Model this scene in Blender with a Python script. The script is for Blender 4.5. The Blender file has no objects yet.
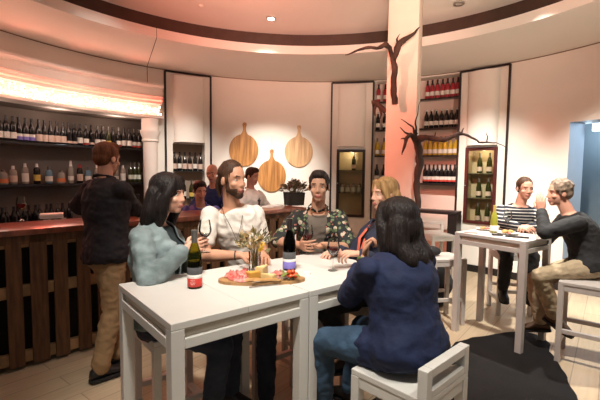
import bpy, bmesh, math, random
from mathutils import Vector as V, Matrix as M, noise
random.seed(7)
PI=math.pi
S=bpy.context.scene; COL=S.collection
# ------------------------------------------------------------------ camera
CAMH=1.58; PITCH=math.radians(4.09); ROLL=math.radians(0.66); FPX=400.0
cd=bpy.data.cameras.new('camera'); cam=bpy.data.objects.new('camera',cd); COL.objects.link(cam)
cd.sensor_width=36; cd.lens=36*FPX/600; cd.clip_start=0.05
F_=V((0,math.cos(PITCH),-math.sin(PITCH))); U0=V((0,math.sin(PITCH),math.cos(PITCH))); R0=V((1,0,0))
U_=U0*math.cos(ROLL)-R0*math.sin(ROLL); R_=R0*math.cos(ROLL)+U0*math.sin(ROLL)
cam.matrix_world=M(((R_.x,U_.x,-F_.x,0),(R_.y,U_.y,-F_.y,0),(R_.z,U_.z,-F_.z,CAMH),(0,0,0,1)))
S.camera=cam
def at(px,py,z):                      # point of the photograph on the level z
    v=F_+R_*((px-300)/FPX)+U_*((200-py)/FPX)
    return V((0,0,CAMH))+v*((z-CAMH)/v.z)
def aty(px,py,y):                     # point of the photograph at depth y
    v=F_+R_*((px-300)/FPX)+U_*((200-py)/FPX)
    return V((0,0,CAMH))+v*(y/v.y)
# ------------------------------------------------------------------ materials
def mat(name,col,rough=.6,metal=0,noise_amt=0,noise_scale=8,bump=0,bump_scale=40,col2=None,stretch=(1,1,1),spec=.5,trans=0,emit=None,estr=0,ior=1.45,sheen=0,coat=0):
    m=bpy.data.materials.new(name); m.use_nodes=True
    nt=m.node_tree; b=nt.nodes['Principled BSDF']
    b.inputs['Base Color'].default_value=(*col,1); b.inputs['Roughness'].default_value=rough
    b.inputs['Metallic'].default_value=metal; b.inputs['IOR'].default_value=ior
    b.inputs['Specular IOR Level'].default_value=spec
    b.inputs['Transmission Weight'].default_value=trans
    b.inputs['Sheen Weight'].default_value=sheen; b.inputs['Coat Weight'].default_value=coat
    if emit: b.inputs['Emission Color'].default_value=(*emit,1); b.inputs['Emission Strength'].default_value=estr
    tc=nt.nodes.new('ShaderNodeTexCoord'); mp=nt.nodes.new('ShaderNodeMapping')
    mp.inputs['Scale'].default_value=stretch
    nt.links.new(tc.outputs['Object'],mp.inputs['Vector'])
    if noise_amt>0:
        n=nt.nodes.new('ShaderNodeTexNoise'); n.inputs['Scale'].default_value=noise_scale; n.inputs['Detail'].default_value=5
        nt.links.new(mp.outputs['Vector'],n.inputs['Vector'])
        r=nt.nodes.new('ShaderNodeMapRange'); r.inputs[1].default_value=.35; r.inputs[2].default_value=.65
        nt.links.new(n.outputs['Fac'],r.inputs[0])
        x=nt.nodes.new('ShaderNodeMix'); x.data_type='RGBA'
        c2=col2 or tuple(c*(1-noise_amt) for c in col)
        x.inputs[6].default_value=(*col,1); x.inputs[7].default_value=(*c2,1)
        nt.links.new(r.outputs[0],x.inputs[0]); nt.links.new(x.outputs[2],b.inputs['Base Color'])
    if bump>0:
        n2=nt.nodes.new('ShaderNodeTexNoise'); n2.inputs['Scale'].default_value=bump_scale; n2.inputs['Detail'].default_value=3
        nt.links.new(mp.outputs['Vector'],n2.inputs['Vector'])
        bp=nt.nodes.new('ShaderNodeBump'); bp.inputs['Strength'].default_value=bump; bp.inputs['Distance'].default_value=.01
        nt.links.new(n2.outputs['Fac'],bp.inputs['Height']); nt.links.new(bp.outputs['Normal'],b.inputs['Normal'])
    return m
MT={}
def mm(k,*a,**kw):
    if k not in MT: MT[k]=mat(k,*a,**kw)
    return MT[k]
plaster=mm('wall_plaster',(.80,.755,.69),.75,noise_amt=.03,noise_scale=2,bump=.05,bump_scale=60)
ceilm=mm('ceiling_plaster',(.78,.73,.67),.8,noise_amt=.02,noise_scale=2)
whitepl=mm('white_plaster',(.82,.78,.72),.7,noise_amt=.02,noise_scale=3)
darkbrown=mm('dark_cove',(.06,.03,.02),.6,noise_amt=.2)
black=mm('black_metal',(.012,.010,.010),.4,noise_amt=.2)
taupe=mm('bar_back',(.20,.155,.13),.7,noise_amt=.08,noise_scale=2)
white_paint=mm('white_furniture',(.56,.545,.51),.38,noise_amt=.05,noise_scale=6,bump=.03)
grey_paint=mm('grey_furniture',(.44,.40,.375),.42,noise_amt=.06,noise_scale=6,bump=.03)
taupe_paint=mm('taupe_furniture',(.42,.37,.32),.42,noise_amt=.06,noise_scale=6,bump=.03)
apron_shade=mm('apron_shade',(.50,.44,.36),.5,noise_amt=.05)  # recessed apron: shade under the slab put into a darker tan
pallet=mm('pallet_wood',(.13,.058,.022),.6,noise_amt=.6,noise_scale=4,stretch=(8,8,1),bump=.25,bump_scale=14,col2=(.06,.026,.010))
pallet_pale=mm('pallet_block',(.42,.25,.12),.65,noise_amt=.5,noise_scale=6,bump=.2)
bartop=mm('bar_top_wood',(.26,.075,.04),.28,noise_amt=.5,noise_scale=3,stretch=(1,8,1),bump=.06,coat=.3)
boardwood=mm('board_wood',(.55,.26,.08),.45,noise_amt=.6,noise_scale=3.2,stretch=(9,9,.7),bump=.12,bump_scale=10,col2=(.27,.11,.03))
boardpale=mm('board_pale_wood',(.66,.42,.22),.45,noise_amt=.6,noise_scale=3.2,stretch=(9,9,.7),bump=.12,bump_scale=10,col2=(.44,.25,.12))
servewood=mm('serving_wood',(.42,.23,.09),.5,noise_amt=.4,noise_scale=4,stretch=(2,14,2),bump=.08)
bark=mm('bark',(.075,.042,.03),.85,noise_amt=.6,noise_scale=14,stretch=(1,1,.4),bump=.6,bump_scale=30)
glass=mm('clear_glass',(1,1,1),.0,trans=1,ior=1.45)
pane=mm('pane_glass',(.97,1,.98),.02,trans=1,ior=1.05)
bottleblack=mm('dark_bottle_glass',(.010,.008,.008),.08,noise_amt=.1)
bottlegreen=mm('green_bottle_glass',(.03,.032,.010),.08,noise_amt=.1)
bottleolive=mm('olive_bottle_glass',(.17,.15,.03),.08,noise_amt=.1)
bottlepink=mm('rose_bottle_glass',(.40,.035,.05),.08,noise_amt=.1)
bottleyellow=mm('yellow_bottle_glass',(.55,.36,.03),.08,noise_amt=.1)
bottleclear=mm('clear_bottle_glass',(.50,.46,.40),.06,noise_amt=.1,trans=.35)
bottleblue=mm('blue_bottle_glass',(.20,.34,.46),.06,noise_amt=.1,trans=.3)
paper=mm('paper',(.82,.79,.74),.7,noise_amt=.03)
labw=mm('label_white',(.80,.76,.70),.6,noise_amt=.15,noise_scale=40)
labp=mm('label_violet',(.22,.18,.55),.6,noise_amt=.15,noise_scale=40)
labr=mm('label_red',(.62,.05,.035),.55,noise_amt=.15,noise_scale=40)
labg=mm('label_grey',(.10,.10,.105),.55,noise_amt=.15,noise_scale=40)
labcream=mm('label_cream',(.66,.50,.42),.6,noise_amt=.15,noise_scale=40)
labyel=mm('label_gold',(.72,.55,.12),.6,noise_amt=.15,noise_scale=40)
labgreen=mm('label_sage',(.62,.66,.56),.6,noise_amt=.15,noise_scale=40)
capred=mm('capsule_red',(.40,.03,.03),.4,noise_amt=.1)
capblk=mm('capsule_dark',(.02,.014,.014),.4,noise_amt=.1)
capgrey=mm('capsule_grey',(.12,.11,.10),.4,noise_amt=.1)
capwhite=mm('capsule_white',(.75,.73,.70),.4,noise_amt=.1)
redwine=mm('red_wine',(.13,.006,.012),.05,noise_amt=.05)
# ------------------------------------------------------------------ mesh helpers
def empty(name,loc=(0,0,0),rz=0):
    o=bpy.data.objects.new(name,None); COL.objects.link(o); o.location=loc; o.rotation_euler=(0,0,rz); o.empty_display_size=.1
    return o
def tag(o,label,cat,group=None,kind=None):
    o['label']=label; o['category']=cat
    if group: o['group']=group
    if kind: o['kind']=kind
    return o
def struct(o):
    o['kind']='structure'; return o
def link_mesh(name,me,mats,parent=None,loc=None,rz=0):
    o=bpy.data.objects.new(name,me); COL.objects.link(o)
    for m in (mats if isinstance(mats,(list,tuple)) else [mats]):
        me.materials.append(m)
    if parent: o.parent=parent
    if loc is not None: o.location=loc; o.rotation_euler=(0,0,rz)
    return o
class MB:
    def __init__(s): s.bm=bmesh.new()
    def box(s,c,d,rot=None,mi=0,bev=0):
        c=V(c); vs=[]
        r=bmesh.ops.create_cube(s.bm,size=1)
        for v in r['verts']:
            p=V((v.co.x*d[0],v.co.y*d[1],v.co.z*d[2]))
            if rot is not None: p=rot@p
            v.co=p+c
        fs={f for v in r['verts'] for f in v.link_faces}
        for f in fs: f.material_index=mi
        if bev>0:
            es={e for f in fs for e in f.edges}
            bmesh.ops.bevel(s.bm,geom=list(es),offset=bev,segments=2,affect='EDGES',profile=.5)
        return s
    def bar(s,a,b,w,h,mi=0,up=(0,0,1),bev=0):
        a=V(a);b=V(b);d=(b-a);L=d.length;y=d.normalized();u=V(up)
        x=y.cross(u)
        if x.length<1e-4: x=y.cross(V((1,0,0)))
        x.normalize(); z=x.cross(y)
        return s.box((a+b)/2,(w,L,h),M((x,y,z)).transposed(),mi,bev)
    def ell(s,c,r,rot=None,mi=0,sub=3):
        q=bmesh.ops.create_icosphere(s.bm,subdivisions=sub,radius=1)
        for v in q['verts']:
            p=V((v.co.x*r[0],v.co.y*r[1],v.co.z*r[2]))
            if rot is not None: p=rot@p
            v.co=p+V(c)
        for v in q['verts']:
            for f in v.link_faces: f.material_index=mi
        return s
    def rings(s,rings,mi=0,cap=True,closed=True):
        bm=s.bm; prev=None; first=None
        for r in rings:
            cur=[bm.verts.new(p) for p in r]; n=len(cur)
            if prev:
                for i in range(n if closed else n-1):
                    f=bm.faces.new((prev[i],prev[(i+1)%n],cur[(i+1)%n],cur[i])); f.material_index=mi
            else: first=cur
            prev=cur
        if cap and closed:
            for q in (list(reversed(first)),prev):
                try: f=bm.faces.new(q); f.material_index=mi
                except ValueError: pass
        return s
    def tube(s,pts,rad,n=10,mi=0):
        pts=[V(p) for p in pts]; N=len(pts)
        if not isinstance(rad,(list,tuple)): rad=[rad]*N
        rs=[]; ref=None
        for i,p in enumerate(pts):
            t=(pts[min(i+1,N-1)]-pts[max(i-1,0)]).normalized()
            if ref is None: ref=t.orthogonal().normalized()
            ref=(ref-t*ref.dot(t)).normalized(); b=t.cross(ref)
            rs.append([p+(ref*math.cos(2*PI*k/n)+b*math.sin(2*PI*k/n))*rad[i] for k in range(n)])
        return s.rings(rs,mi)
    def caps(s,pts,rad,mi=0,sub=2):          # capsule chain (to be fused)
        pts=[V(p) for p in pts]
        for i,p in enumerate(pts): s.ell(p,(rad[i],)*3,sub=sub,mi=mi)
        for i in range(len(pts)-1):
            if (pts[i+1]-pts[i]).length>1e-4: s.tube([pts[i],pts[i+1]],[rad[i],rad[i+1]],14,mi)
        return s
    def lathe(s,prof,c=(0,0,0),n=24,mi=0,cap=True):
        c=V(c)
        return s.rings([[c+V((r*math.cos(2*PI*k/n),r*math.sin(2*PI*k/n),z)) for k in range(n)] for r,z in prof],mi,cap)
    def prism(s,out,z0,z1,mi=0,f=None):       # outline (x,y) extruded; f maps (x,y,z)->point
        g=f or (lambda x,y,z:V((x,y,z)))
        return s.rings([[g(x,y,z0) for x,y in out],[g(x,y,z1) for x,y in out]],mi)
    def mesh(s,name,smooth=True,angle=40):
        bmesh.ops.recalc_face_normals(s.bm,faces=s.bm.faces)
        me=bpy.data.meshes.new(name); 
        if smooth:
            for f in s.bm.faces: f.smooth=True
            a=math.radians(angle)
            for e in s.bm.edges:
                if len(e.link_faces)==2 and e.calc_face_angle(0)>a: e.smooth=False
        s.bm.to_mesh(me); s.bm.free(); return me
    def build(s,name,mats,parent=None,loc=None,rz=0,smooth=True,angle=40):
        return link_mesh(name,s.mesh(name,smooth,angle),mats,parent,loc,rz)
def children(o): return [c for c in COL.objects if c.parent is o]
def copy_tree(o,parent=None):
    c=o.copy(); COL.objects.link(c)
    if parent: c.parent=parent
    for ch in [x for x in list(o.children)]: copy_tree(ch,c)
    return c
ORD='first second third fourth fifth sixth seventh eighth ninth tenth eleventh twelfth thirteenth fourteenth fifteenth sixteenth seventeenth eighteenth nineteenth twentieth twenty-first twenty-second twenty-third twenty-fourth twenty-fifth twenty-sixth twenty-seventh twenty-eighth'.split()
# ------------------------------------------------------------------ the round room
CX,CY,RW=.09,3.53,3.92
ZS=3.22
def cyl(th,R,z): a=math.radians(th); return V((CX+R*math.sin(a),CY+R*math.cos(a),z))
def onwall(o,th,R,z): o.location=cyl(th,R,z); o.rotation_euler=(0,0,-math.radians(th)); return o
DOOR=(62.3,78,0,2.27)
OPEN=[(-108,-38.6,0,2.38),(-34.7,-26.7,.8,2.03),(18.1,38.9,0,3.19),DOOR,(8.5,16.1,.75,2.0),(41,48.2,.78,2.0)]
ths=sorted({float(t) for t in range(-112,113,2)}|{x for o in OPEN for x in o[:2]}); zs=sorted({0,ZS+.0}|{x for o in OPEN for x in o[2:]})
b=MB()
for i in range(len(ths)-1):
    for j in range(len(zs)-1):
        tm=(ths[i]+ths[i+1])/2; zm=(zs[j]+zs[j+1])/2
        if any(o[0]<tm<o[1] and o[2]<zm<o[3] for o in OPEN): continue
        q=[(ths[i],zs[j]),(ths[i+1],zs[j]),(ths[i+1],zs[j+1]),(ths[i],zs[j+1])]
        b.bm.faces.new([b.bm.verts.new(cyl(t,RW,z)) for t,z in q])
bmesh.ops.remove_doubles(b.bm,verts=b.bm.verts,dist=1e-4)
def recess(b,o,R2,back=True,top=True):
    t0,t1,z0,z1=o; n=max(2,int((t1-t0)/2)); tt=[t0+(t1-t0)*i/n for i in range(n+1)]
    def quad(p,m=0): f=b.bm.faces.new([b.bm.verts.new(x) for x in p]); f.material_index=m
    for i in range(n):
        a,c=tt[i],tt[i+1]
        if back: quad([cyl(a,R2,z0),cyl(c,R2,z0),cyl(c,R2,z1),cyl(a,R2,z1)],1)
        if top: quad([cyl(a,RW,z1),cyl(c,RW,z1),cyl(c,R2,z1),cyl(a,R2,z1)],0)
        if z0>0: quad([cyl(a,RW,z0),cyl(c,RW,z0),cyl(c,R2,z0),cyl(a,R2,z0)],0)
    for t in (t0,t1): quad([cyl(t,RW,z0),cyl(t,R2,z0),cyl(t,R2,z1),cyl(t,RW,z1)],0)
    bmesh.ops.remove_doubles(b.bm,verts=b.bm.verts,dist=1e-4)
w=struct(b.build('wall_back',[plaster],smooth=True,angle=30))
b=MB(); recess(b,OPEN[0],4.32); struct(b.build('wall_bar',[taupe,taupe]))
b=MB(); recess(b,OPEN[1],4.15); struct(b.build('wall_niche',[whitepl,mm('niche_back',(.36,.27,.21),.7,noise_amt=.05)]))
b=MB(); recess(b,OPEN[2],4.18); struct(b.build('wall_shelves',[plaster,mm('shelf_back_pink_glow',(.80,.62,.54),.7,noise_amt=.03)]))  # back is wall plaster with the pink glow put into its colour
b=MB()
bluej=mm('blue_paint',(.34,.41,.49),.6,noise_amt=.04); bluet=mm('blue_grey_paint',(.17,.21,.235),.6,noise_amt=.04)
recess(b,DOOR,4.28,back=False); struct(b.build('door_1',[bluej,bluej]))
# corridor seen through the doorway
b=MB()
def corr(p): f=b.bm.faces.new([b.bm.verts.new(x) for x in p])
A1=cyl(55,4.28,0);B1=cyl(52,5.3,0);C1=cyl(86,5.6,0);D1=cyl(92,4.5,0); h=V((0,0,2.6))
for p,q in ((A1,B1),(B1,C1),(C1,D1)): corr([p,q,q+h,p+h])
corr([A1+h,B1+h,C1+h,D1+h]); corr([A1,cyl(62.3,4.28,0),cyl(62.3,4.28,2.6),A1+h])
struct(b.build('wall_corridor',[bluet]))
em=MB(); em.box((0,0,0),(.26,.06,.12),bev=.01); eo=empty('emergency_light'); em.build('housing',mm('housing_white',(.8,.85,.9),.4,emit=(.8,.9,1),estr=1.2,noise_amt=.02),eo)
MB().box((0,-.033,-.01),(.2,.008,.07)).build('panel',mm('dark_panel',(.03,.06,.10),.3,noise_amt=.1),eo)
onwall(eo,63.8,4.5,2.24); tag(eo,'small white lit box sign high in the blue doorway','sign')
MB().box((0,.02,.17),(.03,.03,.24)).build('bracket',black,eo)
# floor
fm=bpy.data.materials.new('floor_planks'); fm.use_nodes=True; nt=fm.node_tree; pb=nt.nodes['Principled BSDF']; pb.inputs['Roughness'].default_value=.42
tc=nt.nodes.new('ShaderNodeTexCoord'); mp=nt.nodes.new('ShaderNodeMapping'); mp.inputs['Rotation'].default_value=(0,0,math.radians(-52)); nt.links.new(tc.outputs['Object'],mp.inputs[0])
bk=nt.nodes.new('ShaderNodeTexBrick'); nt.links.new(mp.outputs[0],bk.inputs['Vector'])
bk.inputs['Color1'].default_value=(.52,.41,.28,1); bk.inputs['Color2'].default_value=(.45,.355,.24,1); bk.inputs['Mortar'].default_value=(.30,.235,.165,1)
bk.inputs['Scale'].default_value=1; bk.inputs['Mortar Size'].default_value=.004; bk.inputs['Brick Width'].default_value=1.2; bk.inputs['Row Height'].default_value=.18; bk.offset=.37
n=nt.nodes.new('ShaderNodeTexNoise'); mp2=nt.nodes.new('ShaderNodeMapping'); mp2.inputs['Scale'].default_value=(1.2,14,1); nt.links.new(mp.outputs[0],mp2.inputs[0]); nt.links.new(mp2.outputs[0],n.inputs['Vector']); n.inputs['Scale'].default_value=2.5; n.inputs['Detail'].default_value=6
x=nt.nodes.new('ShaderNodeMix'); x.data_type='RGBA'; x.blend_type='MULTIPLY'; x.inputs[0].default_value=.35
cr=nt.nodes.new('ShaderNodeValToRGB'); cr.color_ramp.elements[0].position=.3; cr.color_ramp.elements[0].color=(.6,.56,.5,1); cr.color_ramp.elements[1].position=.7; cr.color_ramp.elements[1].color=(1,1,1,1)
nt.links.new(n.outputs[0],cr.inputs[0]); nt.links.new(bk.outputs[0],x.inputs[6]); nt.links.new(cr.outputs[0],x.inputs[7]); nt.links.new(x.outputs[2],pb.inputs['Base Color'])
b=MB(); b.box((.4,3.2,-.05),(11,9,.1)); struct(b.build('floor',[fm],smooth=False))
# soffit ring, lip, cove band, raised ceiling
IX,IY,RI=.03,2.8,2.95
def inn(th,R,z): a=math.radians(th); return V((IX+R*math.sin(a),IY+R*math.cos(a),z))
b=MB(); tt=[-112+224*i/112 for i in range(113)]
b.rings([[cyl(t,RW,ZS) for t in tt],[inn(t,RI,ZS) for t in tt]],cap=False,closed=False); struct(b.build('ceiling_soffit',[ceilm]))
b=MB(); ta=[i*3 for i in range(120)]
b.rings([[inn(t,RI,ZS) for t in ta],[inn(t,RI,ZS+.115) for t in ta],[inn(t,RI+.1,ZS+.115) for t in ta]],cap=False); struct(b.build('trim_1',[ceilm]))
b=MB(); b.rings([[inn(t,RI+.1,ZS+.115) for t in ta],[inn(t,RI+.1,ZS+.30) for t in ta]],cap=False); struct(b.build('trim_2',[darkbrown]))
b=MB(); b.rings([[inn(t,RI+.12,ZS+.30) for t in ta],[inn(t,RI-.05,ZS+.33) for t in ta],[inn(t,RI-.4,ZS+.36) for t in ta],[inn(t,.1,ZS+.37) for t in ta]],cap=False); b.bm.faces.new([b.bm.verts.new(inn(t,.1,ZS+.37)) for t in ta]); struct(b.build('ceiling',[ceilm]))
# seams: wall joint line and soffit joint
b=MB(); b.box((0,0,0),(.008,.006,ZS-2.92)); o=b.build('trim_3',darkbrown); onwall(o,-40.6,RW-.001,(ZS+2.92)/2); struct(o)
b=MB(); b.bar(cyl(-40.6,RW,ZS-.001),inn(-38.5,RI,ZS-.001),.008,.004); b.bar(inn(-38.5,RI-.001,ZS),inn(-38.5,RI-.001,ZS+.115),.006,.004); struct(b.build('trim_4',darkbrown))
b=MB(); t2=[-112+2*i for i in range(113)]
b.rings([[cyl(t,R,z) for t in t2] for R,z in ((RW-.001,ZS-.012),(RW-.006,ZS-.012),(RW-.006,ZS-.001))],cap=False,closed=False); struct(b.build('trim_5',mm('seam_shadow_gap',(.25,.17,.12),.8,noise_amt=.1)))
b=MB(); 
for seg in ((-38.6,18.1),(38.9,62.3)):
    n=int((seg[1]-seg[0])/2)+1; t2=[seg[0]+(seg[1]-seg[0])*i/n for i in range(n+1)]
    b.rings([[cyl(t,R,z) for t in t2] for R,z in ((RW-.002,.11),(RW-.018,.11),(RW-.018,0.0))],cap=False,closed=False)
struct(b.build('baseboard_back',[black]))
# black line frames around the niches
def frame(th0,th1,ztop,n):
    b=MB()
    for t in (th0,th1): b.bar(cyl(t,RW-.012,0.1),cyl(t,RW-.012,ztop),.03,.024,up=(math.sin(math.radians(t)),math.cos(math.radians(t)),0))
    k=6; tt=[th0+(th1-th0)*i/k for i in range(k+1)]
    for i in range(k): b.bar(cyl(tt[i],RW-.012,ztop),cyl(tt[i+1],RW-.012,ztop),.024,.03)
    struct(b.build('trim_%d'%n,[black],smooth=False))
frame(-36.5,-25.2,3.2,6); frame(6.9,17.9,3.19,7); frame(39.2,50.05,3.2,8)
def hood(tc,wd,z0,z1,n):
    b=MB(); k=20; prof=[]
    for i in range(k+1):
        a=PI*i/k; prof.append((-wd/2*math.cos(a),-.13*math.sin(a)**.8 if 0<i<k else 0))
    b.prism(prof,0,z1-z0); o=b.build('trim_%d'%n,[whitepl],angle=50); onwall(o,tc,RW+.0,z0); struct(o)
hood(-30.7,.52,2.05,3.14,9); hood(12.3,.50,2.04,3.13,10); hood(44.6,.47,2.02,3.16,11)
# pillar
pa=math.radians(-23)
b=MB(); b.box((0,0,1.85),(.335,.335,3.7),bev=.006); o=b.build('pillar_white',[mm('pillar_paint',(.80,.70,.60),.7,noise_amt=.03)],loc=(1.19,4.72,0),rz=pa); struct(o)
PILLAR=o
# bar alcove cornice and column
b=MB(); t2=[-108+70.2*i/60 for i in range(61)]
prof=[(3.93,2.925),(3.70,2.925),(3.70,2.895),(3.735,2.875),(3.755,2.87),(3.755,2.862),(3.77,2.855),(3.77,2.755),(3.75,2.75),(3.75,2.735),(3.785,2.72),(3.785,2.63),(3.87,2.62),(3.87,2.435),(3.735,2.435),(3.735,2.40),(3.77,2.38),(3.93,2.38)]
b.rings([[cyl(t,R,z) for R,z in prof] for t in t2],cap=True); o=struct(b.build('trim_12',[mm('cornice_paint',(.82,.74,.68),.55,noise_amt=.03)],angle=25))
b=MB(); prof=[(.11,0),(.11,2.0),(.115,2.02),(.13,2.03),(.13,2.05),(.115,2.06),(.12,2.08),(.15,2.16),(.155,2.2),(.13,2.2),(.13,2.38)]
b.lathe(prof,n=32); o=b.build('pillar_bar',[mm('column_paint',(.82,.74,.68),.6,noise_amt=.03)],angle=30); o.location=cyl(-40.6,3.83,0); struct(o)
# ------------------------------------------------------------------ string lights, tube, downlights
b=MB(); wire=mm('wire_pale',(.5,.4,.35),.5,noise_amt=.1)
bulb=mm('fairy_bulb',(1,.9,.8),.4,emit=(1,.72,.52),estr=7,noise_amt=.02)
pts=[]
for i in range(240):
    t=-106+68*i/239+random.uniform(-.2,.2); z=2.525+.045*math.sin(i*1.7)+random.uniform(-.03,.03)
    p=cyl(t,3.805+random.uniform(-.03,.03),z); pts.append(p)
    b.ell(p,(.012,.012,.016),sub=1)
fl=b.build('bulbs',[bulb]); 
eo=empty('string_lights',cyl(-72,3.75,2.5)); fl.parent=eo; fl.location=-eo.location; fl['kind']='stuff'
MB().tube(pts,.0025,5).build('wire',wire,eo,loc=-eo.location)
tag(eo,'warm glowing string of fairy lights bunched along the cornice over the bar','string lights')
b=MB(); b.tube([cyl(-106+68*i/50,3.765,2.675) for i in range(51)],.011,8)
o=b.build('light_tube',[mm('red_neon',(1,.2,.15),.4,emit=(1,.10,.06),estr=5,noise_amt=.02)]); tag(o,'thin red glowing light tube under the cornice moulding above the bar','light tube')
steel=mm('brushed_steel',(.62,.6,.56),.3,metal=1,noise_amt=.1)
def downlight(p,label,lit,n):
    e=empty('downlight',p); MB().lathe([(.045,-.004),(.062,-.004),(.062,.012),(.045,.012)],n=28,cap=False).build('rim',steel,e)
    MB().lathe([(.0,-.001),(.044,-.001),(.044,.012),(0,.012)],n=24).build('lens',mm('lens_lit',(1,1,1),.3,emit=(1,.93,.82),estr=30,noise_amt=.01) if lit else mm('lens_off',(.6,.55,.5),.3,noise_amt=.1),e)
    return tag(e,label,'downlight')
def onceil(px,py):
    z=ZS+.36
    for _ in range(12):
        q=at(px,py,z); r=math.hypot(q.x-IX,q.y-IY); z=ZS+(.30+.03*(RI+.12-r)/.17 if r>RI-.05 else .33+.03*(RI-.05-r)/.35 if r>RI-.4 else .36+.01*(RI-.4-r)/(RI-.5))
    return V((q.x,q.y,z))
p1=onceil(271,18); p2=onceil(459,3)
downlight(p1-V((0,0,.012)),'small round lit downlight in the raised ceiling above the wooden paddle boards',True,0)
downlight(p2-V((0,0,.012)),'small round unlit downlight in the raised ceiling beyond the white pillar',False,1)
p3=onceil(201,5)
tag(MB().lathe([(.03,0),(.03,-.006),(.018,-.018),(0,-.02)],n=20).build('smoke_sensor',whitepl,loc=p3-V((0,0,.004))),'tiny pale round sensor on the pink lit ceiling','sensor')
# ------------------------------------------------------------------ bottles
BORD=[(0,0),(.035,0),(.0375,.004),(.0375,.195),(.034,.215),(.02,.245),(.0145,.262),(.0145,.31),(.0165,.31),(.0165,.318),(.0145,.32),(0,.32)]
BBUR=[(0,0),(.037,0),(.040,.004),(.040,.15),(.036,.185),(.025,.225),(.0155,.25),(.0145,.26),(.0145,.31),(.0165,.31),(.0165,.318),(0,.32)]
BGIN=[(0,0),(.042,0),(.045,.005),(.045,.15),(.040,.172),(.018,.188),(.016,.195),(.016,.235),(0,.235)]
BSPI=[(0,0),(.036,0),(.039,.005),(.039,.19),(.03,.21),(.015,.225),(.015,.27),(0,.27)]
BSQ=[(0,0),(.05,0),(.053,.006),(.05,.10),(.045,.14),(.02,.155),(.017,.16),(.017,.185),(0,.185)]
def bottle(prof,glassm,labels,capm,caplen=.06,n=18,name='wine_bottle'):
    e=empty(name); top=prof[-1][1]; MB().lathe(prof,n=n).build('bottle_glass',glassm,e)
    def rad(z):
        for (r0,z0),(r1,z1) in zip(prof,prof[1:]):
            if z0<=z<=z1 and z1>z0: return r0+(r1-r0)*(z-z0)/(z1-z0)
        return .015
    for z0,z1,lm in labels:
        k=4
        MB().lathe([(rad(z0+(z1-z0)*i/k)+.0009,z0+(z1-z0)*i/k) for i in range(k+1)],n=n,cap=False).build('label',lm,e)
    if capm:
        zz=[top-caplen,top-caplen*.6,top-.012,top-.011,top-.002]
        MB().lathe([(rad(z)+.0012,z) for z in zz]+[(0,top+.002)],n=n,cap=False).build('capsule',capm,e)
    return e
def place(proto,used,loc,rz=0):
    o=proto if not used.get(proto.name) else copy_tree(proto); used[proto.name]=1; o.location=loc; o.rotation_euler=(0,0,rz); return o
USED={}
def row(th0,th1,R,z,n,protos,labelf,group,cat='bottle',jit=.4):
    for i in range(n):
        t=th0+(th1-th0)*(i/(n-1) if n>1 else 0)
        o=place(protos[i%len(protos)] if not callable(protos) else protos(i),USED,cyl(t+random.uniform(-.05,.05)*jit,R+random.uniform(-.01,.01),z),random.uniform(0,6))
        tag(o,labelf(i,n),cat,group)
d_white=bottle(BORD,bottleblack,[(.04,.12,labw)],capblk); d_violet=bottle(BBUR,bottleblack,[(.03,.075,labp),(.075,.11,labw)],capblk)
d_cream=bottle(BBUR,bottleblack,[(.03,.12,labcream)],capblk); d_sm=bottle(BORD,bottleblack,[(.05,.11,labw),(.025,.04,labr)],capgrey); d_plain=bottle(BORD,bottleblack,[(.03,.06,labcream)],capblk)
d_green=bottle(BBUR,bottlegreen,[(.03,.10,labyel)],capgrey)
glassdk=mm('shelf_glass',(.03,.035,.035),.08,noise_amt=.1)
steel_dk=mm('dark_rail',(.03,.026,.025),.35,metal=.6,noise_amt=.1)
def shelf(th0,th1,R0,R1,z,label,th=.018,lip=True):
    e=empty('wall_shelf',cyl((th0+th1)/2,R1,z)); L=-e.location; n=max(4,int((th1-th0)/2)); tt=[th0+(th1-th0)*i/n for i in range(n+1)]
    MB().rings([[cyl(t,R,zz) for R,zz in ((R0,z-th),(R1,z-th),(R1,z),(R0,z))] for t in tt]).build('board',glassdk,e,loc=L)
    if lip: MB().rings([[cyl(t,R,zz) for R,zz in ((R0-.012,z-th-.014),(R0,z-th-.014),(R0,z-.004),(R0-.012,z-.004))] for t in tt]).build('front_rail',steel_dk,e,loc=L)
    return tag(e,label,'shelf')
shelf(-100,-38.9,3.98,4.31,1.915,'upper black shelf of the bar back, holding a row of dark wine bottles')
shelf(-100,-38.9,3.98,4.31,1.375,'lower black shelf of the bar back, holding spirit bottles')
seq=['w']*3+['v']*3+['c']*5+['p']*2+['w','s','p','s','s','g','p','s','w','w']
pm={'w':d_white,'v':d_violet,'c':d_cream,'p':d_plain,'s':d_sm,'g':d_green}
desc={'w':'with white label','v':'with violet label','c':'with cream label','p':'with slim cream label','s':'with white and red label','g':'with gold label'}
N=27; full=['w','w']+seq; full=(full+['s']*N)[:N]
for i in range(N):
    t=-71.5+(-41.8+71.5)*i/(N-1); k=N-i-1
    o=place(pm[full[i]],USED,cyl(t,4.08+random.uniform(-.012,.012),1.915),random.uniform(0,6))
    tag(o,'dark bottle %s, upper bar shelf, %s from the column'%(desc[full[i]],ORD[k]),'bottle','wine bottles on the upper bar shelf')
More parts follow.
